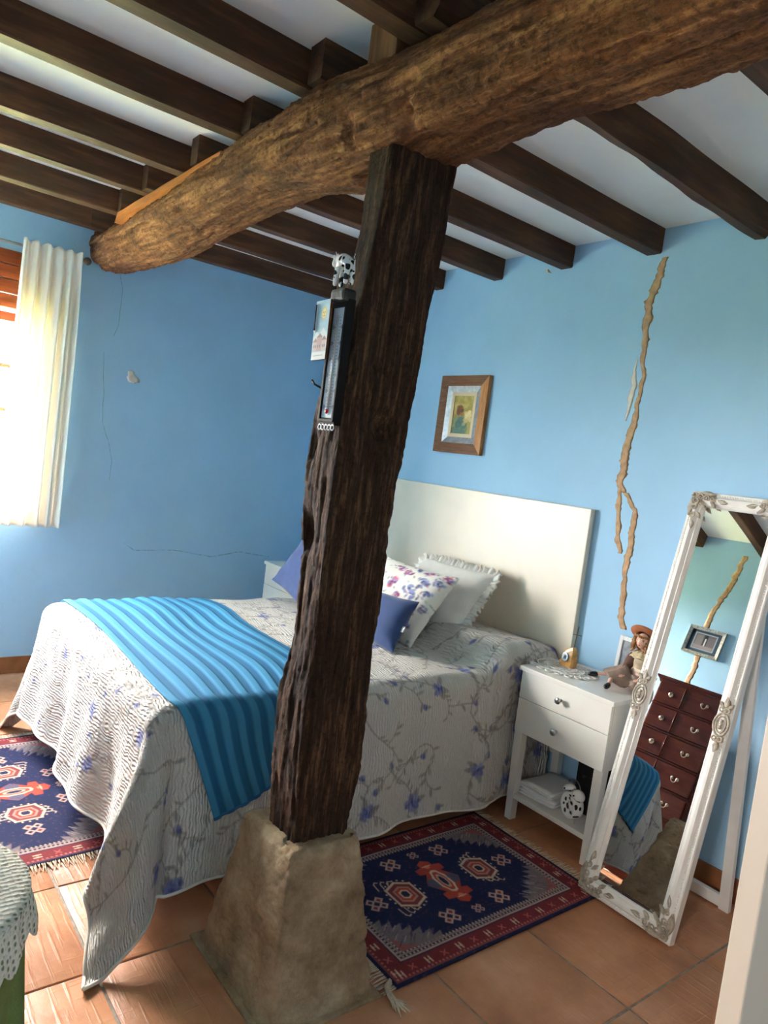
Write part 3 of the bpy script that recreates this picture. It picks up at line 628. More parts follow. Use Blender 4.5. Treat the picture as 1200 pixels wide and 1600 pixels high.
def frame_from(c, right, up):
    r = Vector(right).normalized(); u_ = Vector(up); u_ = (u_-r*u_.dot(r)).normalized(); f_ = r.cross(u_)
    m_ = Matrix((r, u_, f_)).transposed().to_4x4(); m_.translation = Vector(c); return m_
# white ruffled pillow: lower right corner (2.24,2.47,.70) upper right (2.25,2.8,1.06)
Tm = frame_from((1.90, 2.72, .905), (1, .08, 0), (.10, .62, .72))
wp, tf, fr = pillow('ruffled_pillow', M['linen'], .56, .44, .15, Tm, 'white linen pillow with a gathered lace ruffle leaning on headboard')
ruf = []; rim = [(t, -1) for t in np.linspace(-1, 1, 60)]+[(1, t) for t in np.linspace(-1, 1, 50)]+[(t, 1) for t in np.linspace(1, -1, 60)]+[(-1, t) for t in np.linspace(1, -1, 50)]
Q = np.zeros((5, len(rim)*3, 3)); L_ = len(rim)*3
for k in range(L_):
    a, b_ = rim[(k//3) % len(rim)]; a2, b2 = rim[(k//3+1) % len(rim)]; t = (k % 3)/3; a, b_ = a+(a2-a)*t, b_+(b2-b_)*t
    n_ = Vector((a*(abs(a) > .97), b_*(abs(b_) > .97))); n_ = n_.normalized() if n_.length > 0 else Vector((a, b_)).normalized()
    if abs(a) > .85 and abs(b_) > .85: n_ = Vector((a*(abs(a)-.8), b_*(abs(b_)-.8))).normalized()
    for j in range(5):
        d = .055*j/4-.01; wv = .013*math.sin(k*.55)*(j/4)+.006*math.sin(k*1.3+1)*(j/4)
        Q[j, k] = (a*.26+n_.x*d, b_*.20+n_.y*d+.002*math.sin(k*.7)*j, wv)
Qw = tf(Q); o = gridmesh('ruffle', Qw, M['lace'], wp, wrap=True); solidify(o, .0025)
# floral pillow
fc = Canvas(1, 1, 1/89, (238, 233, 222)); r2 = random.Random(3)
for (x, y, r, cc) in ((.92, .80, .06, 0), (.80, .74, .08, 0), (.70, .62, .09, 0), (.78, .5, .07, 0), (.55, .80, .07, 1), (.48, .62, .09, 1), (.62, .9, .05, 0), (.40, .85, .07, 1), (.88, .2, .05, 0), (.72, .15, .05, 1), (.3, .45, .08, 0), (.2, .7, .08, 1), (.5, .3, .07, 0), (.25, .2, .07, 1), (.6, .12, .05, 0), (.9, .6, .06, 0), (.86, .36, .06, 1), (.70, .36, .065, 0), (.94, .44, .05, 0), (.84, .08, .06, 1), (.62, .46, .06, 1), (.95, .92, .06, 1), (.75, .9, .06, 1)):
    r *= 1.2
    pal = [(70, 82, 140), (112, 122, 176), (58, 62, 110), (150, 156, 200)] if cc == 0 else [(190, 70, 120), (214, 120, 160), (130, 50, 100), (120, 110, 170)]
    for k in range(12): a = r2.uniform(0, 6.28); d = r*r2.uniform(.1, .8); fc.ell(x+d*math.cos(a), y+d*math.sin(a), r*.3, r*.17, a+1.2, pal[k % 4], .8)
for k in range(150): x, y = r2.random(), r2.random(); fc.ell(x, y, .018, .008, r2.uniform(0, 6), r2.choice([(110, 150, 130), (150, 180, 190), (60, 66, 100), (190, 90, 100)]), .8)
Tm = frame_from((1.845, 2.475, .875), (1, .02, .0), (.03, .60, .74))
pillow('floral_pillow', M['floralcotton'], .60, .46, .17, Tm, 'cream pillow printed with blue and pink flowers and butterflies', fc, n=90)
Tm = frame_from((1.985, 2.225, .822), (1, .04, .02), (.06, .45, .8))
bp_, tf, fr = pillow('blue_cushion', M['bluepillow'], .46, .28, .13, Tm, 'small plain blue cushion in front of the floral pillow')
Q = np.array([[[.205, -.03, .0], [.232, -.03, .006]], [[.205, .0, .0], [.232, .0, .006]]]); o = gridmesh('white_tag', tf(Q), M['paper'], bp_); solidify(o, .001)
Tm = frame_from((1.22, 2.285, .892), (.93, .12, -.36), (.36, .42, .82))
pillow('blue_cushion', M['slatepillow'], .40, .38, .13, Tm, 'periwinkle blue cushion tilted on one corner, left of the post')

# ------------------------------------------------------------------ nightstands
def knob(parent, c):
    return MB().lathe([(.004, 0), (.007, -.002), (.006, -.012), (.013, -.018), (.016, -.024), (.014, -.029), (.004, -.031)], c, 16, 'Y').build('knob', M['steel'], parent, True)
def nightstand(label, x0, x1, yf, yb, H):
    t = thing('nightstand', label, 'nightstand', ((x0+x1)/2, (yf+yb)/2, 0), 'white nightstands either side of the bed')
    o_ = .012; k = H/.735
    box('top', M['white'], t, x0-o_, x1+o_, yf-.012, yb, H-.022*k, H, bev=.003)
    z1, z0 = H-.022*k, .425*k
    body = MB(); body.box(x0, x0+.018, yf+.016, yb-.005, z0, z1); body.box(x1-.018, x1, yf+.016, yb-.005, z0, z1); body.box(x0+.018, x1-.018, yb-.02, yb-.005, z0, z1); body.box(x0+.018, x1-.018, yf+.018, yb-.02, z0, z0+.012)
    body.build('body', M['white'], t)
    zm = .585*k
    for a, b_ in ((zm+.0015, z1-.002), (z0, zm-.0015)):
        d = box('drawer', M['white'], t, x0+.001, x1-.001, yf-.002, yf+.016, a, b_, bev=.002); knob(d, ((x0+x1)/2-.01, yf-.002, (a+b_)/2))
    for (xa, xb, inx) in ((x0, x0+.045, 1), (x1-.045, x1, -1)):
        for (ya, yb_) in ((yf+.004, yf+.044), (yb-.045, yb-.005)):
            lg = MB(); s = .012*inx
            lg.add([(xa, ya, z0), (xb, ya, z0), (xb, yb_, z0), (xa, yb_, z0), (xa+(s if inx > 0 else s+.010), ya, 0), (xb+(s-.010 if inx > 0 else s), ya, 0), (xb+(s-.010 if inx > 0 else s), yb_, 0), (xa+(s if inx > 0 else s+.01), yb_, 0)],
                   [(0, 1, 2, 3), (7, 6, 5, 4), (0, 4, 5, 1), (1, 5, 6, 2), (2, 6, 7, 3), (3, 7, 4, 0)]); lg.build('leg', M['white'], t)
    box('shelf', M['white'], t, x0+.02, x1-.02, yf+.006, yb-.008, .105*k, .128*k, bev=.002)
    box('back_rail', M['white'], t, x0+.04, x1-.04, yb-.022, yb-.008, .128*k, .16*k)
    return t
nightstand('white two-drawer nightstand with doll and alarm clock, beside the mirror', 2.622, 3.115, 2.637, 2.995, .735)
nightstand('white nightstand in the far corner behind the tilted blue cushion', .30, .79, 2.52, 2.99, .79)
# lace doily
cd = Vector((2.70, 2.815, .7385)); mb = MB()
for r_ in (.035, .06, .085, .105): mb.tube([(cd.x+r_*1.45*math.cos(a*2*PI/48)*(1+.02*math.cos(a*PI)), cd.y+r_*math.sin(a*2*PI/48), cd.z) for a in range(48)], .0036, 5, close=True)
for k in range(22):
    a = k*2*PI/22; mb.tube([(cd.x+.03*1.45*math.cos(a), cd.y+.03*math.sin(a), cd.z), (cd.x+.108*1.45*math.cos(a), cd.y+.108*math.sin(a), cd.z)], .0018, 5)
    c_ = (cd.x+.122*1.45*math.cos(a), cd.y+.122*math.sin(a)); mb.tube([(c_[0]+.017*math.cos(q*PI/5), c_[1]+.015*math.sin(q*PI/5), cd.z) for q in range(10)], .0036, 5, close=True)
tag(mb.build('lace_doily', M['lace'], None, True), 'oval white crochet lace doily lying on the nightstand top', 'doily')
# onyx stone with cross
t = thing('cross_souvenir', 'amber stone souvenir with silver medallion and thin metal cross', 'ornament', (2.705, 2.86, .741))
m_on = plain('amber_onyx', (196, 148, 84), .25, .22, 26)
mb = MB(); rings = []
for k, (zz, s_) in enumerate(((.0, 1), (.03, 1.0), (.055, .93), (.075, .74), (.085, .5))):
    rings.append([(2.705+(dx*.037+.012*zz/.08)*s_, 2.86+dy*.024*s_, .741+zz*(1+.16*(dx > 0)*(k > 2))) for dx, dy in ((-1, -.7), (-.7, -1), (.75, -1), (1, -.6), (1, .6), (.6, 1), (-.7, 1), (-1, .7))])
mb.rings(rings).build('stone', m_on, t)
mb = MB(); mb.T = Matrix.Translation((2.703, 2.834, .787)) @ Matrix.Rotation(-.12, 4, 'X') @ Matrix.Diagonal((1, 1, 1.15, 1)); mb.lathe([(.002, .002), (.019, .001), (.019, -.003), (.016, -.004), (.002, -.004)], (0, 0, 0), 20, 'Y'); md_ = mb.build('medallion', M['steel'], t)
mb = MB(); mb.T = Matrix.Translation((2.703, 2.829, .787)); mb.ball((.001, .001, .008), .0035, .002, .0035); mb.ball((0, .001, -.003), .004, .002, .009); mb.tube([(-.006, 0, -.009), (-.004, 0, .006)], .0018, 6); mb.tube([(.007, 0, -.009), (.005, 0, .007)], .0018, 6); mb.build('relief_figure', plain('grey_relief', (120, 122, 126), .4, .1, 60, metal=.5), md_)
mb = MB(); mb.tube([(2.722, 2.862, .82), (2.730, 2.868, .940)], .0026, 6); mb.tube([(2.708, 2.862, .898), (2.748, 2.872, .900)], .0022, 6); mb.build('cross', plain('dark_pewter', (104, 94, 78), .5, .1, 60, metal=.4), t)
# white photo frame behind the doll
t = thing('photo_frame', 'small white photo frame standing behind the doll', 'photo frame', (2.955, 2.975, .735))
mb = MB(); mb.T = Matrix.Translation((2.955, 2.962, .735)) @ Matrix.Rotation(-.1, 4, 'X')
for q in ((-.068, -.050, 0, .205), (.050, .068, 0, .205), (-.05, .05, 0, .02), (-.05, .05, .185, .205)): mb.box(q[0], q[1], -.008, .008, q[2], q[3], bev=.002)
mb.build('frame', M['paper'], t)
mb = MB(); mb.T = Matrix.Translation((2.955, 2.962, .735)) @ Matrix.Rotation(-.1, 4, 'X'); mb.box(-.05, .05, -.001, .006, .02, .185); mb.build('photo', plain('grey_photo', (128, 134, 140), .5, .2, 30), t)
# porcelain doll, seated, facing -Y and slightly left
def doll():
    c = Vector((3.055, 2.90, .737)); t = thing('porcelain_doll', 'porcelain doll in brown dress and wide hat sitting on the nightstand', 'doll', c)
    J = {'pel': (0, 0, .035), 'waist': (.0, .005, .085), 'chest': (0, .008, .135), 'neck': (-.003, .004, .172), 'head0': (-.004, -.001, .192),
         'shl': (-.036, .004, .152), 'ell': (-.055, -.012, .098), 'hal': (-.050, -.050, .062), 'shr': (.034, .004, .152), 'elr': (.052, -.012, .098), 'har': (.036, -.05, .062),
         'hipl': (-.022, -.012, .032), 'knl': (-.125, .0, .034), 'anl': (-.185, -.045, .020), 'hipr': (.0, -.02, .032), 'knr': (-.085, -.075, .034), 'anr': (-.055, -.140, .020)}
    R = {'pel': .032, 'waist': .024, 'chest': .030, 'neck': .011, 'head0': .012, 'shl': .016, 'ell': .012, 'hal': .008, 'shr': .016, 'elr': .012, 'har': .008, 'hipl': .018, 'knl': .012, 'anl': .008, 'hipr': .018, 'knr': .012, 'anr': .008}
    E = [('pel', 'waist'), ('waist', 'chest'), ('chest', 'neck'), ('neck', 'head0'), ('chest', 'shl'), ('shl', 'ell'), ('ell', 'hal'), ('chest', 'shr'), ('shr', 'elr'), ('elr', 'har'), ('pel', 'hipl'), ('hipl', 'knl'), ('knl', 'anl'), ('pel', 'hipr'), ('hipr', 'knr'), ('knr', 'anr')]
    ks = list(J); me = bpy.data.meshes.new('body'); me.from_pydata([J[k] for k in ks], [(ks.index(a), ks.index(b_)) for a, b_ in E], [])
    tmp = bpy.data.objects.new('tmp', me); col.objects.link(tmp); md = tmp.modifiers.new('s', 'SKIN'); sv = me.skin_vertices[0].data
    for i, k in enumerate(ks): sv[i].radius = (R[k], R[k])
    sv[0].use_root = True; ss = tmp.modifiers.new('u', 'SUBSURF'); ss.levels = 2
    dg = bpy.context.evaluated_depsgraph_get(); em = bpy.data.meshes.new_from_object(tmp.evaluated_get(dg)); bpy.data.objects.remove(tmp)
    vs = [v.co.copy() for v in em.vertices]; fs = [tuple(p.vertices) for p in em.polygons]
    mb = MB(); mb.T = Matrix.Translation(c); mb.add(vs, fs)
    # head with brow, nose, cheeks, chin, ears
    HT = Matrix.Translation(c+Vector((-.006, -.004, .222))) @ Matrix.Rotation(.22, 4, 'Z') @ Matrix.Rotation(.10, 4, 'Y'); mb.T = HT
    rs2 = []
    for i in range(15):
        th = PI*i/14; th = min(max(th, .03), PI-.03); ring = []
        for k in range(24):
            a = 2*PI*k/24; x = .028*math.sin(th)*math.cos(a); y = .031*math.sin(th)*math.sin(a); z = -.035*math.cos(th)
            if z < 0: x *= 1+.25*z/.035; y *= 1+.1*z/.035
            if y < 0:
                y -= .007*math.exp(-((x/.005)**2+((z+.004)/.006)**2)); y += .0025*math.exp(-(((abs(x)-.011)/.005)**2+((z-.004)/.004)**2)); y -= .003*math.exp(-(((abs(x)-.013)/.006)**2+((z+.010)/.006)**2)); y -= .002*math.exp(-((x/.006)**2+((z+.018)/.003)**2))
            ring.append((x, y, z))
        rs2.append(ring)
    mb.rings(rs2)
    for s in (-1, 1): mb.ball((s*.0275, .002, -.002), .003, .005, .007, 8, 6)
    # hands: palm with five fingers each
    for key, sx in (('hal', -1), ('har', 1)):
        mb.T = Matrix.Translation(c+Vector(J[key])) @ Matrix.Rotation(sx*-.3, 4, 'Z'); mb.ball((0, -.010, -.003), .0075, .010, .0045, 8, 6)
        for f in range(4): x = (f-1.5)*.0038; L = (.012, .014, .013, .010)[f]; mb.tube([(x, -.016, -.003), (x*1.1, -.016-L*.6, -.004), (x*1.1, -.016-L, -.009)], [.0021, .002, .0016], 6)
        mb.tube([(-sx*.006, -.008, -.002), (-sx*.011, -.013, -.002), (-sx*.011, -.018, -.004)], [.0024, .0022, .0017], 6)
    body = mb.build('body', M['skin'], t, True)
    e = MB(); e.T = HT
    for s in (-1, 1): e.ball((s*.011, -.0265, .004), .0036, .002, .0027, 10, 6)
    e.build('eyes', plain('dark_glass_eyes', (40, 30, 26), .1), body, True)
    l = MB(); l.T = HT; l.ball((0, -.0315, -.0165), .0055, .0018, .002, 10, 6); l.build('lips', plain('rose_lips', (176, 80, 72), .4), body, True)
    br = MB(); br.T = HT
    for s in (-1, 1): br.tube([(s*.006, -.0285, .0095), (s*.011, -.0275, .0115), (s*.016, -.0235, .0105)], .0009, 5)
    br.build('eyebrows', plain('brown_brows', (96, 60, 36), .8), body)
    hair = MB(); hair.T = HT; rr = random.Random(2)
    for k in range(60):
        a = rr.uniform(-.25, PI+.25) if k > 16 else (rr.choice((-.35, PI+.35))+rr.uniform(-.2, .2)); zt = rr.uniform(-.012, .022); x0, y0 = .030*math.cos(a), .032*math.sin(a)
        L = rr.uniform(.03, .062); pts = [(x0*(1+.2*q/8)+.005*math.cos(q*1.6+k), y0*(1+.2*q/8)+.005*math.sin(q*1.6+k), zt-L*q/8+.006) for q in range(9)]
        hair.tube(pts, [.0055]*8+[.003], 6)
    for k in range(9): a = PI+PI*(k+.5)/9; hair.ball((.026*math.cos(a), .029*math.sin(a), .021), .006, .006, .006, 8, 6)
    hair.build('hair', plain('curly_brown_hair', (150, 108, 66), .7, .25, 60, .5, 200), t, True)
    hat = MB(); hat.T = HT @ Matrix.Translation((0, .010, .024)) @ Matrix.Rotation(-.75, 4, 'X')
    hat.lathe([(.001, .036), (.018, .034), (.029, .024), (.031, .006), (.036, .002), (.064, .008), (.066, .005), (.034, -.002), (.028, -.002), (.026, .02), (.001, .028)], (0, 0, 0), 32)
    ho = hat.build('hat', plain('rust_felt_hat', (156, 92, 58), .9, .08, 40, .3, 200), t, True)
    hb = MB(); hb.T = hat.T; hb.lathe([(.0315, .004), (.0335, .004), (.033, .013), (.0305, .013)], (0, 0, 0), 32); hb.build('hat_band', plain('dark_brown_ribbon', (62, 38, 28), .6), ho, True)
    cloth = plain('taupe_satin', (130, 108, 92), .55, .2, 24, .3, 60); dark = plain('brown_velvet', (92, 62, 48), .8, .12, 30)
    bd = MB(); bd.T = Matrix.Translation(c); bd.rings([[(r*math.cos(a*2*PI/20)*1.1, .006+r*.8*math.sin(a*2*PI/20), z) for a in range(20)] for z, r in ((.055, .040), (.085, .031), (.12, .037), (.150, .036), (.165, .018))]); bd.build('bodice', plain('beige_satin_bodice', (176, 156, 128), .6, .08, 40), t, True)
    sh = MB(); sh.T = Matrix.Translation(c); sh.rings([[(r*math.cos(a*2*PI/20)*1.12, .006+r*.82*math.sin(a*2*PI/20), z) for a in range(20)] for z, r in ((.078, .036), (.092, .034), (.098, .035))]); sh.build('sash', plain('cream_sash', (222, 206, 180), .6), t, True)
    for s, ks2 in ((-1, ('shl', 'ell', 'hal')), (1, ('shr', 'elr', 'har'))):
        sl = MB(); sl.T = Matrix.Translation(c); a, b_, d_ = [Vector(J[k]) for k in ks2]; d_ = b_+(d_-b_)*.9
        sl.tube([a, a+(b_-a)*.3, a+(b_-a)*.7, b_, b_+(d_-b_)*.5, d_], [.019, .024, .023, .020, .017, .013], 12); sl.build('sleeve', dark, t, True)
    clr = MB(); clr.T = Matrix.Translation(c); clr.rings([[(r*math.cos(a*2*PI/40)*1.15, .004+r*.9*math.sin(a*2*PI/40), z+.003*math.sin(a*1.25)) for a in range(40)] for z, r in ((.176, .016), (.170, .030), (.150, .050), (.147, .050), (.162, .028), (.170, .016))]); clr.build('lace_collar', plain('ecru_lace', (196, 178, 140), .9, .15, 80, .6, 260), t, True)
    # skirt spread over the legs
    nA, nR = 72, 20; Q = np.zeros((nR, nA, 3))
    for i in range(nR):
        r = i/(nR-1)
        for k in range(nA):
            a = 2*PI*k/nA; d = np.array([math.cos(a), math.sin(a)]); ext = .055
            for L, ang, wd in ((.170, -3.05, .45), (.135, math.atan2(-.075, -.085), .6), (.05, 0., .8)):
                da = (a-ang+PI) % (2*PI)-PI; ext = max(ext, L*math.exp(-(da/wd)**2))
            R_ = .036+(ext-.036)*r; x, y = R_*d[0]*1.0, R_*d[1]
            y = min(y, .07); leg = max(math.exp(-(((a-ang+PI) % (2*PI)-PI)/.28)**2) for ang in (-3.05, math.atan2(-.075, -.085)))
            z = .06*(1-r)**1.5+.066*leg*(1-.45*r)*min(1, r*4)+.010+.007*math.sin(a*9+r*5)*r+.004*math.sin(a*17)*r
            Q[i, k] = (c.x+x, c.y+y, c.z+max(.004, z))
    o = gridmesh('skirt', Q, cloth, t, wrap=True); solidify(o, .003)
    for key, ang in (('anl', math.atan2(-.04, -.05)), ('anr', math.atan2(-.07, .02))):
        p = Vector(J[key]); shoe = MB(); shoe.T = Matrix.Translation(c+p+Vector((0, 0, -.006))) @ Matrix.Rotation(ang, 4, 'Z')
        shoe.rings([[(x, w_*math.cos(q*PI/6), h0+h_*math.sin(q*PI/6)) for q in range(12)] for x, w_, h_, h0 in ((-.008, .007, .008, .003), (0, .012, .012, .003), (.014, .013, .012, .002), (.027, .012, .010, .000), (.036, .005, .005, -.002))])
        so_ = shoe.build('shoe', plain('black_patent', (14, 13, 14), .2), t, True)
        st = MB(); st.T = shoe.T; st.ball((.006, 0, .017), .003, .003, .002, 8, 6); st.build('buckle', M['steel'], so_, True)
doll()
# alarm clock with cow spots on the lower shelf
def cow_canvas(m_name, sc_=34.0, th=.30):
    m, nt, b = nodes_of(m_name); v = coords(nt); n = N(nt, 'ShaderNodeTexVoronoi', Scale=sc_); nn = N(nt, 'ShaderNodeTexNoise', Scale=20.0); nt.links.new(v, nn.inputs['Vector'])
    mx = N(nt, 'ShaderNodeMixRGB', blend_type='ADD'); mx.inputs[0].default_value = .03; nt.links.new(v, mx.inputs[1]); nt.links.new(nn.outputs['Color'], mx.inputs[2]); nt.links.new(mx.outputs[0], n.inputs['Vector'])
    r = ramp(nt, n.outputs['Distance'], [(th, S(18, 17, 18)), (th+.04, S(236, 232, 226))]); nt.links.new(r, b.inputs['Base Color']); b.inputs['Roughness'].default_value = .25; return m
M['cow'] = cow_canvas('black_and_white_cow_spots')
t = thing('alarm_clock', 'black and white cow-spotted twin bell alarm clock on lower shelf', 'clock', (2.952, 2.70, .128))
CT = Matrix.Translation((2.952, 2.70, .195)) @ Matrix.Rotation(-.35, 4, 'Z')
mb = MB(); mb.T = CT; mb.lathe([(.001, .030), (.045, .030), (.055, .022), (.058, 0), (.056, -.022), (.050, -.027), (.047, -.023)], (0, 0, 0), 32, 'Y'); mb.build('case', M['cow'], t, True)
cc = Canvas(.1, .1, .1/60, (232, 230, 226))
for (x, y, r) in ((.05, .047, .013), (.03, .07, .010), (.075, .072, .011), (.08, .03, .010), (.035, .02, .011), (.02, .045, .008), (.058, .086, .008)): cc.ell(x, y, r, r*.75, x*40, (24, 22, 24))
cc.ell(.05, .047, .010, .007, .5, (86, 34, 30)); cc.seg((.05, .05), (.068, .038), .003, (20, 20, 20)); cc.seg((.05, .05), (.056, .072), .0025, (20, 20, 20))
th = np.linspace(0, 2*PI, 49)[:-1]; rr_ = np.linspace(.001, .047, 24); Q = np.zeros((24, 48, 3)); C_ = np.zeros((24, 48, 3))
for i, r in enumerate(rr_):
    for k, a in enumerate(th):
        p = CT @ Vector((r*math.cos(a), -.0235, r*math.sin(a))); Q[i, k] = p
        C_[i, k] = cc.c[int(round((.05+r*math.sin(a))/.1*60)), int(round((.05+r*math.cos(a))/.1*60))]
gridmesh('dial', Q, M['print'], t, colors=C_, wrap=True)
for s in (-1, 1):
    mb = MB(); mb.T = CT @ Matrix.Rotation(s*.55, 4, 'Y') @ Matrix.Translation((0, 0, .066)); mb.lathe([(.003, -.008), (.030, -.002), (.029, .008), (.021, .019), (.008, .024), (.001, .025)], (0, 0, 0), 20); mb.build('bell', M['cow'], t, True)
    mb = MB(); mb.T = CT; mb.tube([(s*.033, 0, -.045), (s*.042, -.004, -.067)], .004, 8); mb.build('foot', M['steel'], t, True)
mb = MB(); mb.T = CT; mb.tube([(.046*math.cos(a), 0, .075+.040*math.sin(a)) for a in np.linspace(.25, PI-.25, 14)], .0022, 8); mb.build('handle', M['steel'], t, True)
# papers, black box on the shelf
t = thing('paper_stack', 'loose stack of white papers and booklets on the lower nightstand shelf', 'papers', (2.755, 2.80, .128))
for k in range(6):
    Q = np.zeros((8, 16, 3)); a = random.uniform(-.14, .14)
    for i in range(8):
        for j in range(16):
            x, y = (j/15-.5)*.19, (i/7-.5)*.24; z = .132+k*.009+.016*max(0, (j/15-.45))**2*(1 if k > 2 else .2)*2+.010*(k > 3)*math.sin(j/15*PI)
            Q[i, j] = (2.757+x*math.cos(a)-y*math.sin(a), 2.80+x*math.sin(a)+y*math.cos(a), z)
    solidify(gridmesh('sheet', Q, M['paper'], t), .006, 1)
t = thing('black_box', 'black boxy bag at the back of the nightstand shelf', 'bag', (2.985, 2.87, .128))
box('case', M['blackplastic'], t, 2.885, 3.06, 2.79, 2.955, .1285, .385, bev=.018, smooth=False)
MB().tube([(2.93, 2.785, .30), (2.95, 2.778, .32), (3.0, 2.778, .32), (3.02, 2.785, .30)], .006, 8).build('handle', M['black'], t, True)

# ------------------------------------------------------------------ pictures
def picture(name, label, c, W_, H_, face, rings_, cv_, group=None, tilt=0):
    """rings_: list of (width, depth, material or 4 materials, relief end depth) from the outside in; face -1 hangs on back wall, +1 on front wall"""
    t = thing(name, label, 'picture', c); a, b_ = W_/2, H_/2; T_ = Matrix.Translation(c) @ Matrix.Rotation(tilt, 4, 'X')
    for (wd, d0, d1, ms, nm) in rings_:
        A, B = a-wd, b_-wd; quads = [((-a, b_), (a, b_), (A, B), (-A, B)), ((a, b_), (a, -b_), (A, -B), (A, B)), ((a, -b_), (-a, -b_), (-A, -B), (A, -B)), ((-a, -b_), (-a, b_), (-A, B), (-A, -B))]
        for i, q in enumerate(quads):
            mb = MB(); mb.T = T_; D = (d0, d0, d1, d1); vs = [(x, face*d, z) for (x, z), d in zip(q, D)]+[(x, face*.001, z) for x, z in q]
            mb.add(vs, [(0, 1, 2, 3), (7, 6, 5, 4), (0, 4, 5, 1), (1, 5, 6, 2), (2, 6, 7, 3), (3, 7, 4, 0)]); mb.build(nm, ms if not isinstance(ms, (list, tuple)) else ms[i], t)
        a, b_ = A, B
    Q = np.zeros((cv_.ny, cv_.nx, 3)); xs = np.linspace(-a, a, cv_.nx); zs = np.linspace(-b_, b_, cv_.ny)
    for i in range(cv_.ny):
        for j in range(cv_.nx): Q[i, j] = T_ @ Vector((xs[j], face*.006, zs[i]))
    gridmesh('canvas', Q, M['print'], t, colors=cv_.c); return t
pc = Canvas(.6, 1, .6/60, (176, 156, 84)); r3 = random.Random(8)
for k in range(60): pc.ell(r3.uniform(0, .6), r3.uniform(.3, 1), .09, .06, r3.uniform(0, 3), r3.choice([(186, 164, 92), (160, 140, 72), (200, 180, 110), (140, 128, 70)]), .4)
for k in range(30): pc.ell(r3.uniform(.05, .4), r3.uniform(0, .38), .10, .09, r3.uniform(0, 3), r3.choice([(86, 124, 110), (64, 98, 96), (106, 140, 120), (70, 90, 92)]), .6)
for k in range(18): pc.ell(r3.uniform(.12, .28), r3.uniform(.52, .74), .06, .05, r3.uniform(0, 3), r3.choice([(132, 76, 50), (150, 96, 62), (96, 56, 42)]), .6)
for k in range(20): pc.ell(r3.uniform(.36, .56), r3.uniform(.26, .6), .05, .06, r3.uniform(0, 3), r3.choice([(224, 200, 140), (236, 214, 160), (206, 174, 112)]), .6)
picture('framed_picture', 'small painting in a wide brown and silver wooden frame on back wall', ((1.592), BY, 1.94), .405, .468, -1,
        [(.062, .030, .024, [M['frame_wood'], M['frame_lit'], M['frame_wood'], M['frame_wood']], 'frame_rail'), (.036, .024, .012, [M['frame_silver']]*4, 'silver_slip'), (.022, .014, .012, plain('cream_mount', (220, 196, 158), .8), 'mount')], pc, tilt=.0)
p2 = Canvas(.8, .6, .8/60, (46, 66, 84))
for q in ((.10, .70, .08, .54, (150, 158, 164)), (.13, .67, .11, .51, (92, 88, 92)), (.16, .34, .2, .48, (120, 112, 112)), (.36, .46, .2, .5, (34, 40, 52)), (.48, .66, .16, .46, (104, 96, 100)), (.14, .66, .12, .2, (140, 124, 126)), (.40, .43, .2, .4, (220, 214, 200))): p2.rect(*q)
picture('framed_print', 'small dark blue print in an ornate silver frame above the chest', (1.948, FY, 1.90), .30, .24, 1, [(.026, .022, .016, plain('silver_leaf_frame', (196, 192, 180), .3, .2, 70, .8, 70, metal=.8), 'frame_rail')], p2)

# ------------------------------------------------------------------ thermometers hung on the post (front face, y about 1.115)
t = thing('cow_thermometer', 'black framed wall thermometer topped with a cow figure on the post', 'thermometer', (3.075, 1.105, 1.68))
TT = Matrix.Translation((3.075, 1.098, 1.68))
def tb(*a, bev=.002): mb = MB(); mb.T = TT; mb.box(*a, bev=bev); return mb
tb(-.036, .036, -.012, .012, 0, .345).build('back_plate', M['mattblack'], t)
for s in (-1, 1): tb(s*.034-.005, s*.034+.005, -.019, -.010, .01, .335).build('frame_rail', M['mattblack'], t)
tb(-.036, .036, -.019, -.010, .008, .017).build('frame_rail', M['mattblack'], t); tb(-.036, .036, -.019, -.010, .322, .336).build('frame_rail', M['mattblack'], t)
sc_c = Canvas(.06, .3, .001, (214, 216, 222))
for k in range(29):
    y = .03+k*.0087; L = .012 if k % 5 == 0 else .006
    sc_c.seg((.030-.006, y), (.030-.006-L, y), .0012, (50, 50, 56)); sc_c.seg((.030+.006, y), (.030+.006+L, y), .0012, (50, 50, 56))
DIG = {'0': 'abcdef', '1': 'bc', '2': 'abged', '3': 'abgcd', '4': 'fgbc', '5': 'afgcd', '6': 'afgedc'}
SEGS = {'a': ((0, 2), (1, 2)), 'b': ((1, 2), (1, 1)), 'c': ((1, 1), (1, 0)), 'd': ((0, 0), (1, 0)), 'e': ((0, 0), (0, 1)), 'f': ((0, 1), (0, 2)), 'g': ((0, 1), (1, 1))}
for k, s in enumerate(('20', '10', '0', '10', '20', '30', '40')):
    y = .03+k*.0435-.004
    if y > .28: continue
    for side in (.004, .046):
        for i, ch in enumerate(s):
            for sg in DIG[ch]:
                (a, b_), (c_, d_) = SEGS[sg]; sc_c.seg((side+i*.006+a*.004, y+b_*.004), (side+i*.006+c_*.004, y+d_*.004), .0011, (40, 40, 48))
xs = np.linspace(-.029, .029, sc_c.nx); zs = np.linspace(.020, .322, sc_c.ny); Xg, Zg = np.meshgrid(xs, zs)
gridmesh('scale', np.stack([Xg+3.075, np.full_like(Xg, 1.098-.0135), Zg+1.68], -1), M['print'], t, colors=sc_c.c)
mb = MB(); mb.T = TT; mb.tube([(0, -.016, .04), (0, -.016, .30)], .0026, 8); mb.build('glass_tube', plain('pale_glass_tube', (226, 214, 204), .15), t, True)
mb = MB(); mb.T = TT; mb.ball((0, -.017, .037), .006, .004, .007); mb.tube([(0, -.0175, .04), (0, -.0175, .10)], .0012, 6); mb.build('red_bulb', plain('red_spirit', (190, 20, 30), .2), t, True)
mb = MB(); mb.T = TT
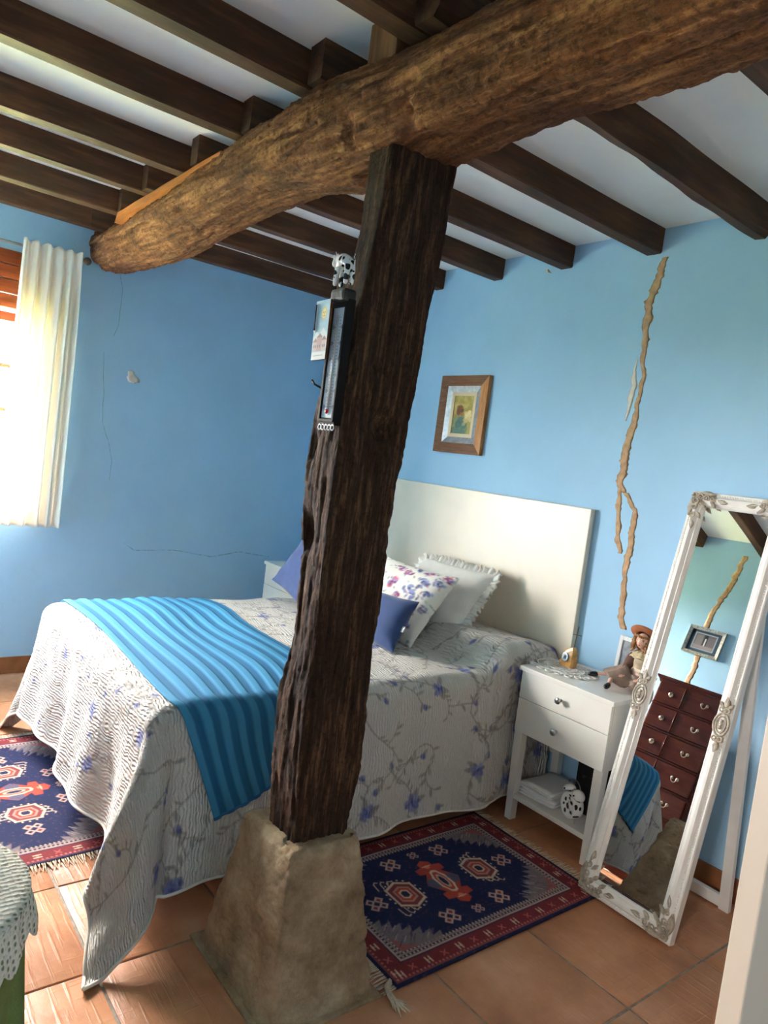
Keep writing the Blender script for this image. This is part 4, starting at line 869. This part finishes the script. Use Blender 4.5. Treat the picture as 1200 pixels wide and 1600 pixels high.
for k in range(5): mb.tube([(-.032+k*.016+.007*math.cos(a), -.012, -.006+.008*math.sin(a)) for a in np.linspace(0, 2*PI, 12)[:-1]], .0022, 6, close=True)
mb.build('scroll_trim', M['steel'], t, True)
mb = MB(); mb.T = TT; mb.box(-.034, .036, -.03, .012, .336, .372, bev=.010); mb.build('grass_mount', plain('dark_cast_mount', (40, 38, 36), .6, .2, 40, .5, 80), t)
# the cow: rump-up figure with body, four legs, head hanging left
cw = MB(); cw.T = TT @ Matrix.Translation((.008, -.02, .40))
J = {'p': (.020, 0, .050), 'b1': (0, 0, .052), 'c': (-.022, 0, .048), 'nk': (-.034, -.002, .058), 'hd': (-.042, -.004, .048), 'mz': (-.046, -.006, .032),
     'h1': (.026, -.008, .020), 'f1': (.024, -.008, -.022), 'h2': (.028, .008, .020), 'f2': (.029, .008, -.022), 'a1': (-.024, -.008, .018), 'g1': (-.028, -.008, -.022), 'a2': (-.021, .008, .018), 'g2': (-.021, .008, -.022)}
E_ = [('p', 'b1'), ('b1', 'c'), ('c', 'nk'), ('nk', 'hd'), ('hd', 'mz'), ('p', 'h1'), ('h1', 'f1'), ('p', 'h2'), ('h2', 'f2'), ('c', 'a1'), ('a1', 'g1'), ('c', 'a2'), ('a2', 'g2')]
Rr = {'p': .021, 'b1': .019, 'c': .020, 'nk': .012, 'hd': .011, 'mz': .0075}; ks = list(J); me = bpy.data.meshes.new('cow'); me.from_pydata([J[k] for k in ks], [(ks.index(a), ks.index(b_)) for a, b_ in E_], [])
tmp = bpy.data.objects.new('tmp', me); col.objects.link(tmp); tmp.modifiers.new('s', 'SKIN'); sv = me.skin_vertices[0].data
for i, k in enumerate(ks): r = Rr.get(k, .0085 if k[0] in 'ha' else .0065); sv[i].radius = (r, r)
sv[0].use_root = True; tmp.modifiers.new('u', 'SUBSURF').levels = 2; dg = bpy.context.evaluated_depsgraph_get(); em = bpy.data.meshes.new_from_object(tmp.evaluated_get(dg)); bpy.data.objects.remove(tmp)
cw.add([v.co.copy() for v in em.vertices], [tuple(p_.vertices) for p_ in em.polygons])
for s in (-1, 1): cw.ball((-.036, s*.012-.003, .060), .006, .006, .003, 8, 6); cw.tube([(-.037, s*.006, .064), (-.038, s*.010, .073)], [.0022, .001], 6)
cw.tube([(.040, 0, .058), (.046, 0, .04), (.045, 0, .01)], [.003, .002, .003], 6)
co_ = cw.build('cow_figure', cow_canvas('cow_figure_paint', 46.0, .44), t, True)
# souvenir card thermometer
t = thing('souvenir_card', 'pale blue souvenir card with sun and houses hung over the thermometer', 'souvenir', (3.028, 1.07, 1.857))
kc = Canvas(.072, .165, .001, (170, 200, 210)); r4 = random.Random(4)
for k in range(30): kc.ell(r4.uniform(0, .07), r4.uniform(.05, .165), .016, .006, 0, (186, 212, 220), .4)
kc.ell(.046, .128, .0135, .018, 0, (222, 200, 130)); kc.ell(.046, .128, .0095, .0135, 0, (236, 218, 160))
for dx in (-.004, .004): kc.ell(.046+dx, .131, .0016, .0016, 0, (110, 84, 50))
kc.seg((.042, .121), (.050, .121), .0015, (150, 90, 60)); kc.seg((.046, .128), (.046, .125), .0014, (150, 110, 60))
kc.poly([(0, .06), (.018, .082), (.03, .07), (.05, .088), (.072, .066), (.072, .03), (0, .03)], (214, 218, 216))
for (x, wd, h_, c_) in ((.004, .02, .05, (196, 168, 160)), (.022, .026, .062, (186, 150, 146)), (.048, .02, .054, (204, 180, 168))):
    kc.rect(x, x+wd, .024, h_, c_); kc.poly([(x-.003, h_), (x+wd/2, h_+.012), (x+wd+.003, h_)], (150, 116, 112))
    for a in (.28, .68): kc.rect(x+wd*a-.002, x+wd*a+.002, .034, .042, (110, 96, 104))
kc.rect(0, .072, 0, .022, (222, 220, 214)); 
for k in range(6): kc.seg((.012+k*.008, .012), (.017+k*.008, .012), .0016, (120, 120, 126))
mb = MB(); KT = Matrix.Translation((3.028, 1.066, 1.857)) @ Matrix.Rotation(-.03, 4, 'Y'); mb.T = KT; mb.box(-.036, .036, -.004, .004, 0, .165, bev=.001); mb.build('card', M['frame_wood'], t)
Q = np.zeros((kc.ny, kc.nx, 3))
for i in range(kc.ny):
    for j in range(kc.nx): Q[i, j] = KT @ Vector((kc.x[j]-.036, -.0046, kc.y[i]))
gridmesh('print', Q, M['print'], t, colors=kc.c)
mb = MB(); mb.T = KT; mb.box(-.034, -.024, -.007, -.004, .078, .158, bev=.001); s_ = mb.build('mini_scale', M['paper'], t); mb = MB(); mb.T = KT; mb.tube([(-.029, -.008, .088), (-.029, -.008, .155)], .0018, 6); mb.ball((-.029, -.008, .086), .0032); mb.build('mini_tube', M['black'], s_, True)

# ------------------------------------------------------------------ rugs
def rug(label, cx, cy, L, W_, rot, fr_len):
    c = Canvas(L, W_, .0034, (24, 30, 66)); cream, red, rust, nav, gry = (206, 178, 152), (116, 38, 42), (170, 62, 46), (24, 30, 66), (128, 114, 112)
    rs_ = random.Random(9)
    def border(d0, d1, colr): c.rect(d0, L-d0, d0, W_-d0, colr)
    border(.0, 0, (24, 26, 60)); border(.012, 0, (120, 60, 64)); border(.020, 0, red)
    border(.078, 0, (40, 36, 66)); border(.084, 0, (176, 150, 140)); border(.092, 0, (44, 40, 70)); border(.104, 0, (160, 140, 136)); border(.108, 0, nav)
    for (n_, horiz) in ((int(L/.068), 1), (int(W_/.068), 0)):
        for k in range(n_):
            p = ((k+.5)/n_)*(L if horiz else W_)
            for d in (.049, (W_ if horiz else L)-.049):
                x, y = (p, d) if horiz else (d, p)
                if k % 2 == 0:
                    for s in (-1, 1): c.seg((x+s*.008, y-.013), (x+s*.008, y+.013), .005, cream)
                    c.seg((x-.008, y), (x+.008, y), .006, cream); c.ell(x, y, .003, .003, 0, nav)
                else:
                    for a in range(4): c.seg((x+.003*math.cos(a*PI/2+.785), y+.003*math.sin(a*PI/2+.785)), (x+.014*math.cos(a*PI/2+.785), y+.014*math.sin(a*PI/2+.785)), .004, (188, 96, 92))
    for (n_, horiz) in ((int(L/.016), 1), (int(W_/.016), 0)):
        for k in range(n_):
            p = ((k+.5)/n_)*(L if horiz else W_); lim = (L if horiz else W_)
            for d, c2 in ((.098, cream), (.024, (190, 120, 110))):
                if not d < p < lim-d: continue
                for q in (d, (W_ if horiz else L)-d):
                    x, y = (p, q) if horiz else (q, p); c.ell(x, y, .004, .004, 0, c2, .8)
            if .11 < p < lim-.11:
                for q, s in ((.110, 1), ((W_ if horiz else L)-.110, -1)):
                    if horiz: c.poly([(p-.006, q), (p+.006, q), (p, q+s*.010)], cream, .85)
                    else: c.poly([(q, p-.006), (q, p+.006), (q+s*.010, p)], cream, .85)
    # grey feathered corners
    for sx in (0, 1):
        for sy in (0, 1):
            f = lambda x, y: ((L-x) if sx else x, (W_-y) if sy else y)
            c.poly([f(.118, .118)]+[f(.118+.19*(1-q/14)+(.016 if q % 2 else -.012), .118+.165*(q/14)+(.012 if q % 2 else -.010)) for q in range(15)], gry, .8)
            c.poly([f(.118, .118), f(.20, .118), f(.15, .14), f(.118, .19)], (160, 70, 66), .7)
            for k in range(40):
                x, y = .125+rs_.random()*.16, .125+rs_.random()*.13
                if (x-.12)/.19+(y-.12)/.155 > 1.05: continue
                c.seg(f(x, y), f(x+.025, y+.02), .003, rs_.choice([nav, (176, 160, 156), (90, 84, 104)]), .8)
    X, Y = L/2, W_/2
    # central medallion, long axis across the rug
    med = [(0, .135), (.026, .118), (.026, .098), (.056, .092), (.056, .062), (.032, .056), (.058, .02), (.07, 0)]
    full = med+[(x, -y) for x, y in med[::-1]]; full = full+[(-x, y) for x, y in full[::-1]]
    full = [(x*1.15, y*1.08) for x, y in full]; c.poly([(X+x, Y+y) for x, y in full], rust)
    for s in (-1, 1):
        c.poly([(X+s*.03, Y+.03), (X+s*.06, Y+.03), (X+s*.08, Y), (X+s*.06, Y-.03), (X+s*.03, Y-.03)], (86, 78, 98)); c.ell(X, Y+s*.10, .012, .012, 0, (206, 120, 90)); c.seg((X-.02, Y+s*.105), (X+.02, Y+s*.105), .004, cream)
    oc = [(0, .075), (.016, .068), (.022, .05), (.032, .03), (.032, -.03), (.022, -.05), (.016, -.068), (0, -.075), (-.016, -.068), (-.022, -.05), (-.032, -.03), (-.032, .03), (-.022, .05), (-.016, .068)]
    c.poly([(X+x, Y+y) for x, y in oc], cream); c.poly([(X+x*.72, Y+y*.84) for x, y in oc], rust); c.poly([(X+x*.5, Y+y*.6) for x, y in oc], (190, 150, 130)); c.poly([(X+x*.32, Y+y*.42) for x, y in oc], nav)
    for s in (-1, 1):
        hx = X+s*.195; hexa = [(.08, .0), (.05, .062), (-.05, .062), (-.08, 0), (-.05, -.062), (.05, -.062)]
        hexa = [(y*1.0, x*1.0) for x, y in hexa]
        for k, sc_ in ((cream, 1.0), ((120, 52, 54), .86), ((176, 130, 116), .62), (rust, .5), (cream, .34), (nav, .24)): c.poly([(hx+x*sc_, Y+y*sc_) for x, y in hexa], k)
        for k in range(20):
            a = k*2*PI/20; c.ell(hx+.073*math.cos(a), Y+.086*math.sin(a), .004, .004, 0, cream)
        for sy in (-1, 1):
            for q in (0, .016, .032):
                c.line([(hx-.03+q*1.6*s, Y+sy*.06), (hx-.026+q*1.6*s, Y+sy*(.082+q*.5)), (hx-.016+q*1.6*s, Y+sy*(.092+q*.5)), (hx-.006+q*1.6*s, Y+sy*(.086+q*.5))], .004, cream)
    for (dx, dy, r) in ((.13, .175, 1), (-.13, .175, 1), (.13, -.175, 1), (-.13, -.175, 1), (.0, .19, .6), (0, -.19, .6), (.33, .0, 1), (-.33, 0, 1)):
        x, y = X+dx, Y+dy
        for a in range(4):
            qx, qy = x+.019*r*(1 if a % 2 else -1), y+.017*r*(1 if a//2 else -1); e = .021*r
            c.poly([(qx-e, qy), (qx, qy-e), (qx+e, qy), (qx, qy+e)], (186, 150, 136)); e *= .5; c.poly([(qx-e, qy), (qx, qy-e), (qx+e, qy), (qx, qy+e)], (120, 50, 54) if a in (0, 3) else nav)
    for k in range(2600):       # weave flecks
        x, y = rs_.random()*L, rs_.random()*W_; c.ell(x, y, .005, .003, 0, rs_.choice([(60, 62, 98), (20, 24, 56), (120, 70, 74)]), .22)
    t = thing('oriental_rug', label, 'rug', (cx, cy, 0), 'matching oriental rugs beside the bed')
    Xg, Yg = np.meshgrid(c.x-L/2, c.y-W_/2); cr, sr = math.cos(rot), math.sin(rot)
    Z = .0085+.0008*np.sin(Xg*23)*np.sin(Yg*19)
    solidify(gridmesh('pile', np.stack([cx+Xg*cr-Yg*sr, cy+Xg*sr+Yg*cr, Z], -1), M['rug'], t, colors=c.c), .006, -1)
    fm = plain('cream_fringe', (196, 176, 152), .95, .12, 60)
    for s in (-1, 1):
        mb = MB(); n_ = int(W_/.0062)
        for k in range(n_):
            y = -W_/2+.004+(W_-.008)*k/(n_-1); l = fr_len*rs_.uniform(.75, 1.1); dy = rs_.uniform(-.012, .012)
            pts = [(s*(L/2-.004), y, .006), (s*(L/2+l*.4), y+dy*.4, .0045+.003*rs_.random()), (s*(L/2+l), y+dy, .003)]
            mb.tube([(cx+a*cr-b_*sr, cy+a*sr+b_*cr, z) for a, b_, z in pts], [.0024, .0022, .0012], 4)
        o = mb.build('fringe', fm, t); o['kind'] = 'stuff'
    return t, fm
r1, fm = rug('navy and red oriental rug between the stone base and nightstand', 2.905, 1.995, 1.05, .715, PI/2, .06)
rug('navy and red oriental rug at the foot of the bed, brightly lit', 1.585, .715, 1.15, .71, .03, .05)
# gathered tassel corner next to the stone base
mb = MB(); rr = random.Random(1)
for k in range(16): 
    a, b_ = rr.uniform(-.010, .010), rr.uniform(0, .012); mb.tube([(3.235+a*.5, 1.465, .012+b_*.5), (3.262+a, 1.43, .013+b_), (3.30+a, 1.425+a, .010+b_*.7), (3.335+a*2.6, 1.44+rr.uniform(-.03, .03), .005)], [.003, .0035, .003, .0015], 5)
mb.build('corner_tassel', fm, r1, True)

# ------------------------------------------------------------------ standing mirror
t = thing('standing_mirror', 'tall white ornate framed mirror leaning back on an easel stand', 'mirror', (3.378, 2.6, 0))
LEAN = math.radians(13.8); MT = Matrix.Translation((3.378, 2.492, .004)) @ Matrix.Rotation(-LEAN, 4, 'X')   # local: x across, z up the frame, -y toward viewer
MW, MH, FWD = .40, 1.69, .062
prof = [(0, .030), (0, -.006), (.004, -.010), (.010, -.010), (.013, -.006), (.017, -.010), (.026, -.020), (.036, -.021), (.044, -.014), (.050, -.010), (.054, -.012), (.059, -.008), (.062, 0), (.062, .012), (.05, .03)]
mb = MB(); mb.T = MT; corners = [(-1, 0), (1, 0), (1, 1), (-1, 1)]; rings = []
for (sx, sz) in corners:
    rings.append([(sx*(MW/2-d), y, (MH-d) if sz else d) for d, y in prof])
mb.rings(rings, close=True); fo = mb.build('frame', M['mirrorwhite'], t); autosmooth(fo, 38)
mb = MB(); mb.T = MT; mb.box(-MW/2+.058, MW/2-.058, .006, .010, .058, MH-.058); mb.build('glass', M['mirror'], t)
mb = MB(); mb.T = MT
for k in range(int((MH-.02)/.0105)):
    for s in (-1, 1): mb.ball((s*(MW/2-.0125), -.0085, .012+k*.0105), .0042, .0035, .0042, 6, 4)
for k in range(int((MW-.04)/.0105)):
    for z in (.0125, MH-.0125): mb.ball((-MW/2+.022+k*.0105, -.0085, z), .0042, .0035, .0042, 6, 4)
o = mb.build('bead_trim', M['mirrorwhite'], fo, True); o['kind'] = 'stuff'
def scroll(mb, x, z, r, turns, a0, dr, th, hand=1):
    n_ = int(14*turns)+4; mb.tube([(x+r*(1-q/n_*.8)*math.cos(a0+hand*q/n_*turns*2*PI), -.020-.005*math.sin(q/n_*PI), z+r*(1-q/n_*.8)*math.sin(a0+hand*q/n_*turns*2*PI)) for q in range(n_)], [th*(1-.4*q/n_) for q in range(n_)], 6)
def leafy(mb, x, z, a, L, w_=.3):
    ca, sa = math.cos(a), math.sin(a); rs2 = []
    for q in range(7):
        t_ = q/6; wd = L*w_*math.sin(PI*min(.97, t_*.93+.05)); cx_, cz_ = x+ca*L*t_, z+sa*L*t_
        rs2.append([(cx_-sa*wd, -.014, cz_+ca*wd), (cx_-sa*wd*.5, -.024, cz_+ca*wd*.5), (cx_, -.020, cz_), (cx_+sa*wd*.5, -.024, cz_-ca*wd*.5), (cx_+sa*wd, -.014, cz_-ca*wd), (cx_, -.008, cz_)])
    mb.rings(rs2)
def corner_orn(sx, top):
    mb = MB(); Mx = Matrix.Scale(sx, 4, (1, 0, 0)); zc = MH if top else 0; Mz = Matrix.Translation((0, 0, zc)) @ Matrix.Scale(-1 if top else 1, 4, (0, 0, 1))
    mb.T = MT @ Mz @ Mx; x0 = MW/2
    leafy(mb, x0-.010, .010, PI*.75, .075, .22); leafy(mb, x0-.03, .012, PI, .075, .2); leafy(mb, x0-.012, .03, PI/2, .08, .2)
    for (x, z, r, a, h) in ((.030, .045, .018, 0, 1), (.048, .028, .018, 1.57, -1), (.07, .030, .014, 2.5, 1), (.030, .072, .014, 0, -1), (.10, .030, .011, 3, -1), (.030, .105, .011, 1.2, 1), (.02, .02, .012, 0, 1)): scroll(mb, x0-x, z, r, 1.5, a, 0, .0042, h)
    for (x, z, a, L) in ((.118, .032, PI-.2, .045), (.03, .120, PI/2+.2, .045), (.09, .042, PI-.7, .035), (.042, .09, PI/2+.7, .035), (.055, .055, PI*.75, .035)): leafy(mb, x0-x, z, a, L, .25)
    o = mb.build('corner_ornament', M['silverwash'], fo, True)
for sx in (-1, 1):
    for top in (0, 1): corner_orn(sx, top)
for sx in (-1, 1):
    mb = MB(); mb.T = MT @ Matrix.Translation((0, 0, .81)) @ Matrix.Scale(sx, 4, (1, 0, 0)); x = MW/2-.030
    mb.tube([(x+.027*math.cos(a), -.020, .042*math.sin(a)) for a in np.linspace(0, 2*PI, 25)[:-1]], .0045, 6, close=True)
    mb.tube([(x+.018*math.cos(a), -.022, .030*math.sin(a)) for a in np.linspace(0, 2*PI, 21)[:-1]], .003, 6, close=True)
    for z in (-.012, 0, .013): mb.ball((x, -.024, z), .008, .006, .007, 10, 6)
    for s in (-1, 1):
        scroll(mb, x-.010, s*.054, .012, 1.4, 0, 0, .004, s); scroll(mb, x+.012, s*.052, .012, 1.4, PI, 0, .004, -s); leafy(mb, x, s*.060, s*PI/2, .045, .3); leafy(mb, x+.008, s*.058, s*PI/2-.6, .03, .3); leafy(mb, x-.008, s*.058, s*PI/2+.6, .03, .3)
    mb.build('side_ornament', M['silverwash'], fo, True)
top = MT @ Vector((0, .03, 1.28))
for sx in (-1, 1):
    p0 = MT @ Vector((sx*.165, .035, 1.30)); p1 = Vector((3.378+sx*.185, 2.925, .0)); mb = MB(); w_ = .020
    mb.add([(p0.x-w_, p0.y-.008, p0.z), (p0.x+w_, p0.y-.008, p0.z), (p0.x+w_, p0.y+.012, p0.z), (p0.x-w_, p0.y+.012, p0.z), (p1.x-w_, p1.y-.012, 0), (p1.x+w_, p1.y-.012, 0), (p1.x+w_, p1.y+.012, 0), (p1.x-w_, p1.y+.012, 0)], [(0, 1, 2, 3), (7, 6, 5, 4), (0, 4, 5, 1), (1, 5, 6, 2), (2, 6, 7, 3), (3, 7, 4, 0)]); mb.build('easel_leg', M['mirrorwhite'], t)
box('easel_crossbar', M['mirrorwhite'], t, 3.213, 3.543, 2.912, 2.935, .008, .055, bev=.003)

# ------------------------------------------------------------------ chest of drawers (seen in the mirror)
x0, x1, yf, yb, H = 1.945, 2.475, .30, FY+.01, 1.445
t = thing('chest_of_drawers', 'tall polished mahogany seven-drawer chest against the front wall', 'chest of drawers', ((x0+x1)/2, (yf+yb)/2, 0))
body = MB(); body.box(x0, x1, yb, yf-.02, .06, H-.03, bev=.004); body.build('body', M['mahogany'], t)
mb = MB(); rs2 = []
for (o_, z) in ((0, H-.05), (.006, H-.04), (.010, H-.03), (.022, H-.018), (.026, H-.008), (.024, H)): rs2.append([(x0-o_, yb, z), (x1+o_, yb, z), (x1+o_, yf-.012+o_, z), (x0-o_, yf-.012+o_, z)])
mb.rings(rs2).build('cornice_top', M['mahogany'], t)
MB().box(x0-.01, x1+.01, yb, yf-.002, .0, .075, bev=.008).build('plinth', M['mahogany'], t)
for k in range(7):
    zc = 1.322-.187*k; d = box('drawer', M['mahogany'], t, x0+.012, x1-.012, yf-.022, yf, zc-.083, zc+.083, bev=.008)
    MB().tube([(2.165, yf+.001, zc-.078), (2.165, yf+.001, zc+.078)], .006, 10).build('highlight_bead', M['mahogany'], d, True)  # added bead, stands in for the vertical highlight on the drawer fronts
    MB().box(x0+.004, x1-.004, yf-.024, yf-.004, zc-.098, zc-.088, bev=.003).build('drawer_rail', M['mahogany'], t)
    mb = MB(); mb.lathe([(.002, .022), (.010, .020), (.013, .014), (.008, .008), (.010, .004), (.019, .003), (.020, 0)], (2.072, yf, zc), 16, 'Y'); mb.build('knob', M['brass'], d, True)
    mb = MB()
    for s in (-1, 1): mb.lathe([(.002, .012), (.006, .010), (.005, .004), (.011, .003), (.012, 0)], (2.330+s*.020, yf, zc+.008), 12, 'Y')
    mb.tube([(2.330+.020*math.cos(a), yf+.012, zc+.006+.026*math.sin(a)) for a in np.linspace(PI, 2*PI, 12)], .0032, 8); mb.build('bail_pull', M['brass'], d, True)
# figurine with flowers on the chest top
t = thing('flower_figurine', 'tiny white figurine with pink flowers on the tall chest', 'figurine', (2.405, .22, H)); mb = MB(); mb.lathe([(.016, 0), (.018, .004), (.011, .012), (.014, .030), (.010, .044), (.006, .052)], (2.405, .22, H), 14); mb.build('vase', M['paper'], t, True)
rr = random.Random(3)
for k in range(7): MB().ball((2.405+rr.uniform(-.018, .018), .22+rr.uniform(-.015, .015), H+.060+rr.uniform(-.008, .016)), .010, .010, .008, 8, 6).build('flower', plain('figurine_flower', ((206, 120, 130), (230, 224, 216), (52, 62, 44))[k % 3], .6), t, True)

# ------------------------------------------------------------------ round table with green cloth, bottom left corner
TC = (3.385, .125); t = thing('round_side_table', 'small round side table under a green cloth and white crochet cover', 'table', (*TC, 0))
MB().lathe([(.02, .745), (.205, .745), (.208, .740), (.205, .725), (.02, .725)], (*TC, 0), 40).build('table_top', M['frame_wood'], t, True)
MB().lathe([(.12, 0), (.11, .02), (.02, .04), (.02, .73)], (*TC, 0), 20).build('pedestal', M['frame_wood'], t, True)
def skirt(name, m, r0, ztop, zb, flare, amp, nf, seed, label, cat, scallop=0):
    nA, nR = 200, 40; Q = np.zeros((nR+14, nA, 3))
    for i in range(nR+14):
        for k in range(nA):
            a = 2*PI*k/nA; f = math.sin(a*nf+seed)+.4*math.sin(a*(nf*2+1)+seed*2)
            if i < 14: r = r0*(i+.2)/14.2; z = ztop
            else:
                q = (i-13)/nR; zz = zb-scallop*abs(math.sin(a*nf*1.5)); r = r0+flare*q+amp*f*min(1, q*1.6); z = ztop-(ztop-zz)*q-(.0)
                if q < .06: r = r0+.004
            Q[i, k] = (TC[0]+r*math.cos(a), max(FY+.008+(.004 if cat == 'table cover' else 0)*-1, TC[1]+r*math.sin(a)), z)
    o = gridmesh(name, Q, m, wrap=True); solidify(o, .002); return tag(o, label, cat)
# shallow folds; back of the cloth touches the wall
skirt('green_tablecloth', plain('moss_green_cloth', (104, 122, 62), .9, .08, 20, .2, 260), .212, .748, .03, .045, .012, 11, .6, 'moss green cloth hanging to the floor around the side table', 'tablecloth')
m_cr, nt, b = nodes_of('crochet_cotton'); v = coords(nt); vo = N(nt, 'ShaderNodeTexVoronoi', Scale=85.0, Randomness=.25); nt.links.new(v, vo.inputs['Vector'])
nt.links.new(ramp(nt, vo.outputs['Distance'], [(.25, S(120, 128, 96)), (.42, S(222, 214, 196))]), b.inputs['Base Color']); b.inputs['Roughness'].default_value = .95; bump(nt, b, vo.outputs['Distance'], .8, .006)
skirt('crochet_cover', m_cr, .218, .7525, .69, .016, .007, 9, 1.4, 'cream crochet cover with scalloped edge on the green cloth', 'table cover', .025)

# ------------------------------------------------------------------ curtain, rod
t = thing('curtain_rod', 'thin steel curtain rod with a ribbed round finial beside beam', 'curtain rod', (.10, .6, 2.55))
MB().tube([(.10, -.05, 2.548), (.10, 1.15, 2.563)], .008, 12).build('rod', M['steel'], t, True)
mb = MB(); mb.T = Matrix.Translation((.10, 1.172, 2.563)); mb.lathe([(.006, -.026), (.012, -.022), (.013, -.016)]+[(.024*math.sin(a)*(1+.08*math.cos(a*14)), -.024*math.cos(a)) for a in np.linspace(.35, PI-.05, 20)], (0, 0, 0), 20, 'Y'); mb.build('finial', plain('ribbed_gunmetal', (112, 106, 98), .35, .06, 30, metal=1), t, True)
MB().box(0, .10, 1.125, 1.135, 2.545, 2.575, bev=.003).build('bracket', M['steel'], t)
nA, nZ = 150, 90; Q = np.zeros((nZ, nA, 3))
for i in range(nZ):
    s = i/(nZ-1); z = 2.59-1.645*s
    for k in range(nA):
        q = k/(nA-1); y = .815+(1.135-.815)*q+(-.012+.006*q)*s*2; y += .02*s*(q-.2)
        amp = (.012+.022*min(1, max(0, s-.05)*5)); fold = math.sin(q*2*PI*5.2+.6*math.sin(q*7)+.25*s)+.35*math.sin(q*2*PI*9+s*1.5)
        pinch = math.exp(-((s-.055)/.02)**2)
        x = .138+amp*fold*(1-.45*pinch)+.004*math.sin(q*60)*math.exp(-(s/.07)**2)
        zz = z+.008*math.sin(q*2*PI*5.2+1.2)*math.exp(-(s/.04)**2)
        Q[i, k] = (max(.035, x), y, zz)
cu = gridmesh('curtain', Q, M['curtain']); solidify(cu, .0015); tag(cu, 'off-white gathered cotton curtain hanging beside the window', 'curtain')

# ------------------------------------------------------------------ wardrobe with an open door leaf at the right edge
t = thing('wardrobe', 'beige-white wardrobe with its door leaf open at right edge', 'wardrobe', (4.85, 2.45, 0))
hx, hy = 4.545, 1.975; ex, ey = 4.275, 1.212
box('body', M['doorpaint'], t, 4.57, 5.28, 1.99, 2.99, .0, 2.05, bev=.004)
d = Vector((hx-ex, hy-ey, 0)); L = d.length; ang = math.atan2(d.y, d.x)
mb = MB(); mb.T = Matrix.Translation((ex, ey, 0)) @ Matrix.Rotation(ang, 4, 'Z'); mb.box(0, L, -.046, 0, .02, 2.03, bev=.003)
dl_ = mb.build('door', M['doorpaint'], t)
mb = MB(); mb.T = Matrix.Translation((ex, ey, 0)) @ Matrix.Rotation(ang, 4, 'Z'); mb.tube([(.05, -.046, 1.02), (.05, -.075, 1.02), (.05, -.075, 1.14), (.05, -.046, 1.14)], .006, 8); mb.build('handle', M['steel'], dl_, True)
